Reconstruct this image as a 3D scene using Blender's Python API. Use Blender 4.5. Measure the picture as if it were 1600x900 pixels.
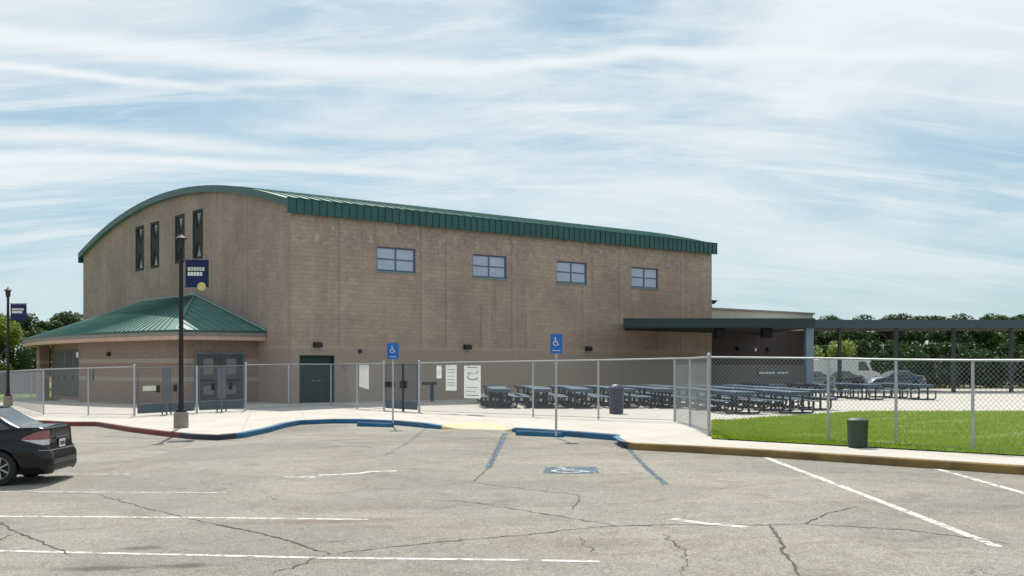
import bpy, math, random
from mathutils import Vector, Matrix
random.seed(7)
for o in list(bpy.data.objects): bpy.data.objects.remove(o)
SC = bpy.context.scene
COL = SC.collection
R = math.radians

# ------------------------------------------------------------------ camera, sky, sun, exposure
EYE = 1.75; F = 1665.0; CX = 665.0; HY = 574.0
cd = bpy.data.cameras.new('camera'); cam = bpy.data.objects.new('camera', cd); COL.objects.link(cam)
cam.location = (0, 0, EYE); cam.rotation_euler = (R(90), 0, 0)
cd.sensor_width = 36; cd.lens = F / 1600 * 36
cd.shift_x = (800 - CX) / 1600; cd.shift_y = (HY - 450) / 1600
cd.clip_end = 6000; cd.clip_start = 0.1
SC.camera = cam
SC.view_settings.view_transform = 'Standard'; SC.view_settings.look = 'None'
SC.view_settings.gamma = 1.0; SC.view_settings.use_curve_mapping = False
SC.view_settings.exposure = 0.50
SUN_EL = 54.0; SUN_AZ = -5.0          # azimuth clockwise from +Y
W = bpy.data.worlds.new('World'); SC.world = W; W.use_nodes = True
nt = W.node_tree; N = nt.nodes; L = nt.links; N.clear()
def nn(t, **k):
    n = N.new(t)
    for a, b in k.items(): setattr(n, a, b)
    return n
out = nn('ShaderNodeOutputWorld'); bg = nn('ShaderNodeBackground'); bg.inputs[1].default_value = 0.15
sky = nn('ShaderNodeTexSky', sky_type='NISHITA', sun_disc=False)
sky.sun_elevation = R(SUN_EL); sky.sun_rotation = R(SUN_AZ); sky.air_density = 1.0; sky.dust_density = 0.6; sky.ozone_density = 1.6
tc = nn('ShaderNodeTexCoord')
# cirrus sheet: project the view direction on to a high flat layer, then streaky noise
sep = nn('ShaderNodeSeparateXYZ'); L.new(tc.outputs['Generated'], sep.inputs[0])
zz = nn('ShaderNodeMath', operation='MAXIMUM'); L.new(sep.outputs[2], zz.inputs[0]); zz.inputs[1].default_value = 0.0
za = nn('ShaderNodeMath', operation='ADD'); L.new(zz.outputs[0], za.inputs[0]); za.inputs[1].default_value = 0.30
dx = nn('ShaderNodeMath', operation='DIVIDE'); L.new(sep.outputs[0], dx.inputs[0]); L.new(za.outputs[0], dx.inputs[1])
dy = nn('ShaderNodeMath', operation='DIVIDE'); L.new(sep.outputs[1], dy.inputs[0]); L.new(za.outputs[0], dy.inputs[1])
comb = nn('ShaderNodeCombineXYZ'); L.new(dx.outputs[0], comb.inputs[0]); L.new(dy.outputs[0], comb.inputs[1])
def cloud(rot, scale, loc, nscale, detail, rough, dist, lo, hi, gain=1.0):
    m = nn('ShaderNodeMapping'); m.inputs['Rotation'].default_value = (0, 0, R(rot)); m.inputs['Scale'].default_value = scale
    m.inputs['Location'].default_value = loc
    L.new(comb.outputs[0], m.inputs[0])
    t = nn('ShaderNodeTexNoise'); t.inputs['Scale'].default_value = nscale; t.inputs['Detail'].default_value = detail
    t.inputs['Roughness'].default_value = rough; t.inputs['Distortion'].default_value = dist
    L.new(m.outputs[0], t.inputs['Vector'])
    r = nn('ShaderNodeMapRange', interpolation_type='SMOOTHSTEP'); L.new(t.outputs['Fac'], r.inputs[0])
    r.inputs[1].default_value = lo; r.inputs[2].default_value = hi; r.inputs[4].default_value = gain
    return r.outputs[0]
c1 = cloud(14, (0.55, 1.25, 1), (3.1, 1.7, 0), 1.9, 10, 0.60, 0.8, 0.38, 0.68, 0.80)
c2 = cloud(10, (0.35, 2.6, 1), (0.4, 5.2, 0), 2.8, 10, 0.62, 0.9, 0.47, 0.72, 0.70)
c3 = cloud(28, (0.5, 1.9, 1), (7.4, 2.2, 0), 4.2, 11, 0.70, 1.3, 0.46, 0.76, 0.55)
c4 = cloud(0, (0.9, 1.0, 1), (2.3, 8.8, 0), 0.9, 3, 0.5, 0.3, 0.36, 0.60, 0.62)
def streak(A, B, C, w, g, t0=-9, t1=9):   # one contrail: a thin line A x + B y = C on the layer, frayed by noise
    m1 = nn('ShaderNodeMath', operation='MULTIPLY'); m1.inputs[1].default_value = A; L.new(dx.outputs[0], m1.inputs[0])
    m2 = nn('ShaderNodeMath', operation='MULTIPLY_ADD'); m2.inputs[1].default_value = B; L.new(dy.outputs[0], m2.inputs[0]); L.new(m1.outputs[0], m2.inputs[2])
    n = nn('ShaderNodeTexNoise'); n.inputs['Scale'].default_value = 4.0; n.inputs['Detail'].default_value = 6; L.new(comb.outputs[0], n.inputs['Vector'])
    m3 = nn('ShaderNodeMath', operation='MULTIPLY_ADD'); m3.inputs[1].default_value = 0.07; L.new(n.outputs['Fac'], m3.inputs[0]); L.new(m2.outputs[0], m3.inputs[2])
    m4 = nn('ShaderNodeMath', operation='SUBTRACT'); m4.inputs[1].default_value = C + 0.035; L.new(m3.outputs[0], m4.inputs[0])
    m5 = nn('ShaderNodeMath', operation='ABSOLUTE'); L.new(m4.outputs[0], m5.inputs[0])
    r = nn('ShaderNodeMapRange', interpolation_type='SMOOTHSTEP'); L.new(m5.outputs[0], r.inputs[0])
    r.inputs[1].default_value = 0; r.inputs[2].default_value = w; r.inputs[3].default_value = g; r.inputs[4].default_value = 0
    a1 = nn('ShaderNodeMath', operation='MULTIPLY'); a1.inputs[1].default_value = -B; L.new(dx.outputs[0], a1.inputs[0])
    a2 = nn('ShaderNodeMath', operation='MULTIPLY_ADD'); a2.inputs[1].default_value = A; L.new(dy.outputs[0], a2.inputs[0]); L.new(a1.outputs[0], a2.inputs[2])
    o_ = r.outputs[0]
    for (e0, e1) in ((t0 - .2, t0 + .12), (t1 + .2, t1 - .12)):     # the trail dissolves at both ends
        q_ = nn('ShaderNodeMapRange', interpolation_type='SMOOTHSTEP'); L.new(a2.outputs[0], q_.inputs[0]); q_.inputs[1].default_value = min(e0, e1); q_.inputs[2].default_value = max(e0, e1)
        if e0 > e1: q_.inputs[3].default_value = 1; q_.inputs[4].default_value = 0
        k_ = nn('ShaderNodeMath', operation='MULTIPLY'); L.new(o_, k_.inputs[0]); L.new(q_.outputs[0], k_.inputs[1]); o_ = k_.outputs[0]
    return o_
def layer(px, py):
    v = Vector(((px - CX) / F, 1, (HY - py) / F)).normalized(); d = max(v.z, 0) + 0.30
    return v.x / d, v.y / d
def streak_px(a, b, w, g):
    (x0, y0), (x1, y1) = layer(*a), layer(*b)
    A, B = (y1 - y0), -(x1 - x0); n = math.hypot(A, B); A /= n; B /= n
    ta, tb = -B * x0 + A * y0, -B * x1 + A * y1
    return streak(A, B, A * x0 + B * y0, w, g, min(ta, tb), max(ta, tb))
sk = [streak_px((-100, 45), (380, 95), 0.050, .9), streak_px((380, 95), (760, 108), 0.040, .8), streak_px((760, 105), (1500, 85), 0.032, .8),
      streak_px((-60, 92), (290, 136), 0.022, .85), streak_px((-40, 205), (420, 235), 0.05, .7), streak_px((40, 245), (640, 275), 0.035, .75), streak_px((900, 200), (1250, 240), 0.072, .4)]
def comp(a, b):            # screen two coverages: 1-(1-a)(1-b)
    i1 = nn('ShaderNodeMath', operation='SUBTRACT'); i1.inputs[0].default_value = 1; L.new(a, i1.inputs[1])
    i2 = nn('ShaderNodeMath', operation='SUBTRACT'); i2.inputs[0].default_value = 1; L.new(b, i2.inputs[1])
    m = nn('ShaderNodeMath', operation='MULTIPLY'); L.new(i1.outputs[0], m.inputs[0]); L.new(i2.outputs[0], m.inputs[1])
    o = nn('ShaderNodeMath', operation='SUBTRACT'); o.inputs[0].default_value = 1; L.new(m.outputs[0], o.inputs[1])
    return o.outputs[0]
cov = comp(comp(comp(c1, c2), c3), c4)
for s_ in sk: cov = comp(cov, s_)
# clouds only above the horizon, thinner just over it
fade = nn('ShaderNodeMapRange'); L.new(sep.outputs[2], fade.inputs[0]); fade.inputs[1].default_value = -0.01; fade.inputs[2].default_value = 0.16
fade.inputs[3].default_value = 0.35; fade.inputs[4].default_value = 1.0
cm = nn('ShaderNodeMath', operation='MULTIPLY'); L.new(cov, cm.inputs[0]); L.new(fade.outputs[0], cm.inputs[1])
tint = nn('ShaderNodeMix', data_type='RGBA', blend_type='MULTIPLY'); tint.inputs[0].default_value = 1.0
den = nn('ShaderNodeVectorMath', operation='MULTIPLY_ADD'); L.new(sky.outputs[0], den.inputs[0]); den.inputs[1].default_value = (.29, .245, .205); den.inputs[2].default_value = (1, 1, 1)
cpr = nn('ShaderNodeVectorMath', operation='DIVIDE'); L.new(sky.outputs[0], cpr.inputs[0]); L.new(den.outputs[0], cpr.inputs[1])   # thin high veil: compresses the bright band near the sun
L.new(cpr.outputs[0], tint.inputs[6]); tint.inputs[7].default_value = (0.92, 1.12, 1.12, 1)
mix = nn('ShaderNodeMix', data_type='RGBA'); L.new(cm.outputs[0], mix.inputs[0]); L.new(tint.outputs[2], mix.inputs[6])
mix.inputs[7].default_value = (4.15, 4.4, 4.5, 1)
L.new(mix.outputs[2], bg.inputs[0]); L.new(bg.outputs[0], out.inputs[0])
sd = bpy.data.lights.new('sun', 'SUN'); sun = bpy.data.objects.new('sun', sd); COL.objects.link(sun)
sd.energy = 3.4; sd.angle = R(0.6); sd.color = (1.0, 0.94, 0.84)
dvec = Vector((math.sin(R(SUN_AZ)) * math.cos(R(SUN_EL)), math.cos(R(SUN_AZ)) * math.cos(R(SUN_EL)), math.sin(R(SUN_EL))))
sun.rotation_euler = dvec.to_track_quat('Z', 'Y').to_euler()
sun.location = dvec * 60

# ------------------------------------------------------------------ terrain height and ray helpers
def zl(x, y):                                     # parking lot level: slopes down to the left and towards the viewer
    p = -0.515 + 0.0239 * x + 0.0142 * y
    k = 0.05
    p = -(math.sqrt(p * p + k * k) - p) / 2 + 0.0   # smooth min(0, p)
    return max(p, -0.95)
KH = 0.15
def G(px, py, h=0.0):                             # photo pixel -> ground point h above the lot
    t = (HY - py) / F; k = (px - CX) / F
    d = (EYE) / max(-t, 1e-4)
    for _ in range(40):
        z = zl(k * d, d) + h
        d = (EYE - z) / max(-t, 1e-4)
    return Vector((k * d, d, zl(k * d, d) + h))
def at(px, d, z): return Vector(((px - CX) / F * d, d, z))
def zpx(py, d): return EYE + (HY - py) / F * d

# ------------------------------------------------------------------ materials
def mat(name, col, rough=0.7, var=0.0, vscale=3.0, bump=0.0, bscale=20.0, metal=0.0, coat=0.0, spec=0.5, col2=None, det=6, stretch=(1, 1, 1)):
    m = bpy.data.materials.new(name); m.use_nodes = True
    t = m.node_tree; b = t.nodes['Principled BSDF']
    b.inputs['Roughness'].default_value = rough; b.inputs['Metallic'].default_value = metal
    b.inputs['Specular IOR Level'].default_value = spec; b.inputs['Coat Weight'].default_value = coat
    c = (*col, 1)
    b.inputs['Base Color'].default_value = c
    tcn = t.nodes.new('ShaderNodeTexCoord'); mp = t.nodes.new('ShaderNodeMapping'); mp.inputs['Scale'].default_value = stretch
    t.links.new(tcn.outputs['Object'], mp.inputs[0])
    n = t.nodes.new('ShaderNodeTexNoise'); n.inputs['Scale'].default_value = vscale; n.inputs['Detail'].default_value = det
    n.inputs['Roughness'].default_value = 0.65
    t.links.new(mp.outputs[0], n.inputs['Vector'])
    mx = t.nodes.new('ShaderNodeMix'); mx.data_type = 'RGBA'
    if col2 is None:
        mx.inputs[6].default_value = tuple(x * (1 - var) for x in col) + (1,)
        mx.inputs[7].default_value = tuple(min(1, x * (1 + var)) for x in col) + (1,)
    else:
        mx.inputs[6].default_value = c; mx.inputs[7].default_value = (*col2, 1)
    r = t.nodes.new('ShaderNodeMapRange'); r.inputs[1].default_value = 0.3; r.inputs[2].default_value = 0.7
    t.links.new(n.outputs['Fac'], r.inputs[0]); t.links.new(r.outputs[0], mx.inputs[0]); t.links.new(mx.outputs[2], b.inputs['Base Color'])
    if bump:
        n2 = t.nodes.new('ShaderNodeTexNoise'); n2.inputs['Scale'].default_value = bscale; n2.inputs['Detail'].default_value = 4
        t.links.new(mp.outputs[0], n2.inputs['Vector'])
        bp = t.nodes.new('ShaderNodeBump'); bp.inputs['Strength'].default_value = bump; bp.inputs['Distance'].default_value = 0.02
        t.links.new(n2.outputs['Fac'], bp.inputs['Height']); t.links.new(bp.outputs[0], b.inputs['Normal'])
    return m

class NB:      # tiny node builder on a material
    def __init__(s, name, rough=0.8):
        s.m = bpy.data.materials.new(name); s.m.use_nodes = True; s.t = s.m.node_tree; s.b = s.t.nodes['Principled BSDF']
        s.b.inputs['Roughness'].default_value = rough
        s.tc = s.t.nodes.new('ShaderNodeTexCoord').outputs['Object']
    def lk(s, a, b): s.t.links.new(a, b)
    def mapping(s, scale=(1, 1, 1), loc=(0, 0, 0), rot=(0, 0, 0), src=None):
        n = s.t.nodes.new('ShaderNodeMapping'); n.inputs['Scale'].default_value = scale; n.inputs['Location'].default_value = loc
        n.inputs['Rotation'].default_value = rot; s.lk(src or s.tc, n.inputs[0]); return n.outputs[0]
    def noise(s, scale, det=5, rough=0.6, src=None, dist=0.0):
        n = s.t.nodes.new('ShaderNodeTexNoise'); n.inputs['Scale'].default_value = scale; n.inputs['Detail'].default_value = det
        n.inputs['Roughness'].default_value = rough; n.inputs['Distortion'].default_value = dist
        s.lk(src or s.tc, n.inputs['Vector']); return n.outputs['Fac']
    def rng(s, v, a, b, c=0.0, d=1.0, smooth=True):
        n = s.t.nodes.new('ShaderNodeMapRange')
        if smooth: n.interpolation_type = 'SMOOTHSTEP'
        s.lk(v, n.inputs[0])
        for i, q in zip((1, 2, 3, 4), (a, b, c, d)): n.inputs[i].default_value = q
        return n.outputs[0]
    def math(s, op, a, b=0.0, c=None):
        n = s.t.nodes.new('ShaderNodeMath'); n.operation = op
        for i, q in enumerate((a, b, c)):
            if q is None: continue
            if hasattr(q, 'links'): s.lk(q, n.inputs[i])
            else: n.inputs[i].default_value = q
        return n.outputs[0]
    def mix(s, f, a, b, mode='MIX'):
        n = s.t.nodes.new('ShaderNodeMix'); n.data_type = 'RGBA'; n.blend_type = mode
        for i, q in ((0, f), (6, a), (7, b)):
            if hasattr(q, 'links'): s.lk(q, n.inputs[i])
            elif isinstance(q, (int, float)): n.inputs[i].default_value = q
            else: n.inputs[i].default_value = (*q, 1)
        return n.outputs[2]
    def sep(s, src=None):
        n = s.t.nodes.new('ShaderNodeSeparateXYZ'); s.lk(src or s.tc, n.inputs[0]); return n.outputs
    def comb(s, x, y, z):
        n = s.t.nodes.new('ShaderNodeCombineXYZ')
        for i, q in enumerate((x, y, z)):
            if hasattr(q, 'links'): s.lk(q, n.inputs[i])
            else: n.inputs[i].default_value = q
        return n.outputs[0]
    def bump(s, h, st=0.3, dist=0.02):
        n = s.t.nodes.new('ShaderNodeBump'); n.inputs['Strength'].default_value = st; n.inputs['Distance'].default_value = dist
        s.lk(h, n.inputs['Height']); s.lk(n.outputs[0], s.b.inputs['Normal'])
    def col(s, c): s.lk(c, s.b.inputs['Base Color']); return s.m

def block_wall(name, axis, top, low, joints=(), band=2.5):
    """concrete block wall; axis 0: runs along local x, 1: along local y"""
    q = NB(name, 0.92); o = q.sep(); u = o[axis]; z = o[2]
    v = q.comb(u, z, 0.0)
    br = q.t.nodes.new('ShaderNodeTexBrick'); q.lk(v, br.inputs['Vector'])
    br.inputs['Scale'].default_value = 1.0; br.inputs['Brick Width'].default_value = 0.4; br.inputs['Row Height'].default_value = 0.2
    br.inputs['Mortar Size'].default_value = 0.012; br.inputs['Mortar Smooth'].default_value = 0.3; br.inputs['Bias'].default_value = 0.0
    br.inputs['Color1'].default_value = (*[c * 0.93 for c in top], 1); br.inputs['Color2'].default_value = (*[c * 1.07 for c in top], 1)
    br.inputs['Mortar'].default_value = (*[c * 0.84 for c in top], 1)
    big = q.noise(0.35, 4, 0.6); c = q.mix(q.rng(big, 0.35, 0.65), br.outputs['Color'], (0.80, 0.80, 0.83), 'MULTIPLY')
    fine = q.noise(7.0, 5, 0.75); c = q.mix(q.rng(fine, 0.3, 0.7, 0, 0.75), c, (1.28, 1.18, 1.10), 'MULTIPLY')
    # pale wash streaks and dark runs, long in z
    st = q.noise(1.0, 6, 0.6, q.mapping((1.6, 1.6, 0.10))); c = q.mix(q.rng(st, 0.55, 0.75, 0, 0.30), c, (0.50, 0.44, 0.39))
    st2 = q.noise(1.0, 5, 0.6, q.mapping((2.3, 2.3, 0.13), (9, 4, 0))); c = q.mix(q.rng(st2, 0.56, 0.74, 0, 0.42), c, (0.13, 0.11, 0.10))
    # mottled split-face blocks under the eave
    if axis == 0:
        hi = q.rng(z, 6.6, 7.3); mo = q.noise(3.4, 4, 0.8); mo = q.math('MULTIPLY', q.rng(mo, 0.5, 0.64, 0, 0.5), hi)
        c = q.mix(mo, c, (0.58, 0.50, 0.44))
        mo2 = q.noise(2.6, 3, 0.8, q.mapping(loc=(5, 5, 5))); mo2 = q.math('MULTIPLY', q.rng(mo2, 0.55, 0.68, 0, 0.5), hi)
        c = q.mix(mo2, c, (0.20, 0.14, 0.11))
    for j in joints:
        dd = q.math('ABSOLUTE', q.math('SUBTRACT', u, j)); f = q.rng(dd, 0.02, 0.06, 0.32, 0.0)
        c = q.mix(f, c, (0.12, 0.10, 0.09))
        f2 = q.rng(q.math('ABSOLUTE', q.math('SUBTRACT', u, j + 0.2)), 0.05, 0.22, 0.14, 0.0); c = q.mix(f2, c, (0.46, 0.41, 0.36))
    lo = q.rng(z, band, band + 0.02, 1, 0); c2 = q.mix(q.rng(fine, 0.3, 0.7), tuple(x * 0.9 for x in low), tuple(x * 1.1 for x in low))
    c = q.mix(lo, c, c2)
    bd = q.rng(q.math('ABSOLUTE', q.math('SUBTRACT', z, band + 0.02)), 0.08, 0.1, 0.55, 0.0); c = q.mix(bd, c, tuple(min(1, x * 1.22) for x in low))
    hgt = q.math('ADD', q.math('MULTIPLY', br.outputs['Fac'], -0.6), fine); q.bump(hgt, 0.5, 0.03)
    return q.col(c)
M = {}
GJ = [2.5, 7.15, 8.7, 13.0, 18.1, 21.0, 26.2]
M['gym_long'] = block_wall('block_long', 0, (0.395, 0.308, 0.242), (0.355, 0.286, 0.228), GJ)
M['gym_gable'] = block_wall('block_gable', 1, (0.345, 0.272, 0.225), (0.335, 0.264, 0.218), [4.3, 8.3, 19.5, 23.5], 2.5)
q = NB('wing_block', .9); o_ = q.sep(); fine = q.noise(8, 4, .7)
c = q.mix(q.rng(fine, .3, .7), (0.44, 0.42, 0.36), (0.52, 0.50, 0.44)); c = q.mix(q.rng(o_[2], 4.0, 4.02, 1, 0), c, (0.045, 0.034, 0.032)); c = q.mix(q.rng(o_[2], 1.75, 1.77, 1, 0), c, (0.125, 0.125, 0.12))  # canopy shade put into the colour: dark brown band between grey base and pale top
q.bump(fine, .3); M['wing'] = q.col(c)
q = NB('annex_block', 0.9); o_ = q.sep()
fine = q.noise(9, 4, 0.7); c = q.mix(q.rng(fine, .3, .7), (0.23, 0.165, 0.13), (0.31, 0.225, 0.18))
for zb in (1.05, 1.9):
    c = q.mix(q.rng(q.math('ABSOLUTE', q.math('SUBTRACT', o_[2], zb)), 0.09, 0.11, 0.85, 0.0), c, (0.36, 0.31, 0.26))
q.bump(fine, 0.4); M['annex'] = q.col(c)
M['green'] = mat('green_metal', (0.012, 0.085, 0.078), 0.42, 0.22, 1.6, metal=0.0)
M['green_roof'] = mat('green_roof_metal', (0.095, 0.215, 0.185), 0.52, 0.16, 0.9, metal=0.0, spec=0.35)
M['green_dark'] = mat('dark_green_paint', (0.003, 0.024, 0.021), 0.6, 0.15, 2)
M['teal_edge'] = mat('pale_green_flashing', (0.16, 0.26, 0.24), 0.5, 0.12, 2)
M['fascia_grey'] = mat('gutter_grey', (0.24, 0.22, 0.20), 0.6, 0.12, 2)
M['fascia_tan'] = mat('tan_soffit_board', (0.62, 0.43, 0.34), 0.7, 0.12, 2)
M['frame_blue'] = mat('blue_window_frame', (0.07, 0.12, 0.20), 0.5, 0.1)
M['frame_dark'] = mat('dark_bronze', (0.012, 0.013, 0.013), 0.7, 0.1)
M['panel_grey'] = mat('grey_door_paint', (0.065, 0.07, 0.08), 0.5, 0.15, 1.2, stretch=(4, 4, .3))
M['black'] = mat('black_metal', (0.010, 0.011, 0.014), 0.65, 0.15)
M['lamp_glass'] = mat('lantern_glass', (0.03, 0.03, 0.032), 0.6)
M['galv'] = mat('galvanised_steel', (0.42, 0.44, 0.45), 0.42, 0.12, 5, metal=0.45)
M['wire'] = mat('galvanised_wire', (0.26, 0.28, 0.30), 0.5, 0.1, 5, metal=0.3)
M['gate_grey'] = mat('slate_steel_panel', (0.075, 0.10, 0.125), 0.5, 0.2, 2)
M['gate_frame'] = mat('slate_steel_frame', (0.125, 0.15, 0.175), 0.45, 0.15, 2, metal=0.3)
M['blue_sign'] = mat('blue_sign_face', (0.008, 0.13, 0.50), 0.4, 0.04)
M['navy'] = mat('navy_banner', (0.003, 0.013, 0.085), 0.75, 0.12, 3)
M['yellow'] = mat('yellow_print', (0.62, 0.56, 0.20), 0.7, 0.05)
M['white'] = mat('white_print', (0.78, 0.79, 0.80), 0.6, 0.04)
M['cream'] = mat('cream_print', (0.60, 0.62, 0.50), 0.6, 0.04)
M['vinyl'] = mat('white_vinyl', (0.66, 0.68, 0.66), 0.6, 0.14, 6, bump=0.3, bscale=3)
_t = M['vinyl'].node_tree; _b = _t.nodes['Principled BSDF']; _tr = _t.nodes.new('ShaderNodeBsdfTranslucent'); _tr.inputs[0].default_value = (.85, .86, .84, 1)   # thin sheet lit from behind by the sun
_ms = _t.nodes.new('ShaderNodeMixShader'); _ms.inputs[0].default_value = 0.45; _t.links.new(_b.outputs[0], _ms.inputs[1]); _t.links.new(_tr.outputs[0], _ms.inputs[2]); _t.links.new(_ms.outputs[0], _t.nodes['Material Output'].inputs[0])
M['print_grey'] = mat('grey_print', (0.10, 0.11, 0.12), 0.7, 0.2, 5)
M['table_blue'] = mat('slate_blue_plastic', (0.06, 0.12, 0.19), 0.40, 0.25, 1.5)
M['table_leg'] = mat('dark_powder_coat', (0.018, 0.024, 0.030), 0.45, 0.2)
M['bin'] = mat('navy_bin', (0.015, 0.018, 0.055), 0.5, 0.2)
M['bin_green'] = mat('green_bin', (0.02, 0.05, 0.03), 0.5, 0.2)
M['column'] = mat('blue_grey_paint', (0.17, 0.22, 0.29), 0.5, 0.12, 2)
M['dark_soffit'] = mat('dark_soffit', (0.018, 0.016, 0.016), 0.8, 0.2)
M['canopy_edge'] = mat('canopy_dark_green', (0.003, 0.028, 0.028), 0.45, 0.25, 0.5)
M['bark'] = mat('bark', (0.10, 0.075, 0.055), 0.95, 0.3, 8, bump=0.6, bscale=14)
M['rubber'] = mat('tyre_rubber', (0.016, 0.016, 0.016), 0.8, 0.2)
M['alloy'] = mat('alloy_rim', (0.38, 0.39, 0.40), 0.3, 0.1, metal=0.8)
M['paint_black'] = mat('black_car_paint', (0.002, 0.0025, 0.005), 0.16, 0.1, coat=0.0, spec=0.45)
M['plastic'] = mat('black_trim', (0.02, 0.02, 0.022), 0.5, 0.1)
M['tail_red'] = mat('red_lens', (0.26, 0.05, 0.045), 0.15, 0.2, 14, coat=0.8)
M['tail_clear'] = mat('clear_lens', (0.55, 0.56, 0.56), 0.15, 0.15, 10, coat=0.8)
M['kerb_blue'] = mat('blue_kerb_paint', (0.010, 0.155, 0.33), 0.7, col2=(0.03, 0.075, 0.12), vscale=2.2)
M['stop_blue'] = mat('blue_wheel_stop_paint', (0.006, 0.10, 0.21), 0.65, 0.25, 4, bump=0.2)
M['kerb_red'] = mat('red_kerb_paint', (0.24, 0.035, 0.028), 0.75, col2=(0.09, 0.055, 0.045), vscale=1.8)
M['kerb_dark'] = mat('worn_dark_kerb', (0.035, 0.04, 0.05), 0.8, 0.3, 3)
M['kerb_yellow'] = mat('worn_yellow_kerb', (0.28, 0.18, 0.05), 0.8, col2=(0.12, 0.075, 0.04), vscale=1.3)
M['yellow_fade'] = mat('faded_yellow_paint', (0.78, 0.60, 0.22), 0.85, col2=(0.62, 0.54, 0.38), vscale=1.5)
M['base_conc'] = mat('rough_concrete', (0.26, 0.235, 0.20), 0.95, 0.25, 4, bump=0.6, bscale=18)
M['crack'] = mat('crack_dark', (0.085, 0.08, 0.075), 0.95, 0.3, 6)
M['tar'] = mat('tar_patch', (0.12, 0.113, 0.10), 0.95, 0.3, 6)

def glass(name, col=(0.10, 0.14, 0.2), rough=0.05, spec=0.8, metal=0.0):
    m = mat(name, col, rough, 0.12, 0.8, metal=metal, spec=spec); return m
M['glass'] = glass('window_glass', (0.36, 0.43, 0.56), 0.10, 1.0, 0.0)
M['glass_dark'] = glass('dark_glass', (0.16, 0.16, 0.15), 0.12, 0.8)
M['car_glass'] = glass('car_glass', (0.03, 0.04, 0.05), 0.06, 1.0)

def worn(name, colr, lo=0.40, hi=0.60, scale=6.0):   # paint worn through to the asphalt in flakes (real holes in the film)
    q = NB(name, 0.8)
    n = q.noise(scale, 8, 0.75); f = q.rng(n, lo, hi)
    n2 = q.noise(30, 3); c = q.mix(q.rng(n2, .3, .7), tuple(x * .85 for x in colr), tuple(min(1, x * 1.1) for x in colr))
    q.lk(f, q.b.inputs['Alpha']); return q.col(c)
M['line_white'] = worn('worn_white_paint', (0.70, 0.68, 0.62), 0.34, 0.56)
M['line_faint'] = worn('faint_white_paint', (0.56, 0.56, 0.51), 0.34, 0.60)
M['line_blue'] = worn('worn_blue_paint', (0.03, 0.13, 0.22), 0.40, 0.60)
M['line_faint_blue'] = worn('faint_blue_paint', (0.12, 0.19, 0.27), 0.46, 0.66, 9)

# asphalt with aggregate, patches, ellipse stains
q = NB('asphalt', 0.93)
sp = q.noise(55, 4, 0.8); md = q.noise(3.2, 7, 0.7); bg_ = q.noise(0.16, 5, 0.6, dist=0.6)
c = q.mix(q.rng(sp, .36, .64), (0.140, 0.132, 0.114), (0.385, 0.368, 0.325))
sp2 = q.noise(16, 4, 0.9); c = q.mix(q.rng(sp2, .40, .60, 0, .9), c, (1.30, 1.30, 1.28), 'MULTIPLY'); c = q.mix(q.rng(sp2, .34, .46, .6, 0), c, (0.72, 0.72, 0.71), 'MULTIPLY')
pt = q.noise(0.9, 8, 0.75, q.mapping(loc=(11, 3, 0)), dist=1.2); c = q.mix(q.rng(pt, .50, .62, 0, .75), c, (0.80, 0.775, 0.735), 'MULTIPLY'); c = q.mix(q.rng(pt, .30, .42, .7, 0), c, (1.14, 1.13, 1.10), 'MULTIPLY')
oil = q.noise(1.8, 3, 0.5, q.mapping(loc=(4, 9, 0))); c = q.mix(q.rng(oil, .70, .78, 0, .6), c, (0.5, 0.49, 0.48), 'MULTIPLY')
c = q.mix(q.rng(md, .32, .68, 0, .75), c, (0.84, 0.83, 0.80), 'MULTIPLY')
c = q.mix(q.rng(bg_, .38, .60), c, (0.80, 0.80, 0.80), 'MULTIPLY'); bg2 = q.noise(0.28, 7, .7, q.mapping((.5, 1.3, 1), (20, 7, 0)), dist=1.0); c = q.mix(q.rng(bg2, .46, .62, 0, .8), c, (1.12, 1.10, 1.04), 'MULTIPLY')
mid = q.noise(0.7, 6, 0.7, q.mapping((0.45, 1.6, 1))); c = q.mix(q.rng(mid, .52, .72, 0, .6), c, (0.76, 0.74, 0.71), 'MULTIPLY')
wob = q.noise(1.4, 5, 0.6)
for (px, py, rx, ry, k, colr) in [(520, 814, 1.3, .22, .6, (0.56, 0.48, 0.40)), (600, 790, 2.2, .5, .35, (0.7, 0.66, 0.6)), (480, 668, 1.5, 1.6, .5, (0.66, 0.66, 0.68)),
                                  (700, 690, 3.2, .8, .4, (0.72, 0.68, 0.66)), (890, 695, 2.8, .9, .5, (0.66, 0.62, 0.58)), (160, 888, .45, .12, .8, (0.4, 0.4, 0.4)),
                                  (290, 884, .35, .12, .85, (0.36, 0.36, 0.36)), (225, 856, .25, .12, .8, (0.42, 0.42, 0.42)), (1120, 705, 3.2, .8, .45, (0.70, 0.66, 0.60)),
                                  (650, 658, 3.5, .5, .4, (0.62, 0.6, 0.6)), (1010, 850, 1.6, .4, .35, (0.75, 0.73, 0.7)), (270, 690, 6, .35, .35, (0.72, 0.70, 0.68)), (60, 780, 1.6, .9, .3, (0.8, .79, .76))]:
    p = G(px, py)
    e = q.mapping((1 / rx, 1 / ry, 0), (-p.x / rx, -p.y / ry, 0)); n = q.t.nodes.new('ShaderNodeVectorMath'); n.operation = 'LENGTH'; q.lk(e, n.inputs[0])
    dd = q.math('ADD', n.outputs['Value'], q.math('MULTIPLY', q.math('SUBTRACT', wob, 0.5), 2.4))
    c = q.mix(q.rng(dd, 0.3, 1.5, k, 0.0), c, colr, 'MULTIPLY')
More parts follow.
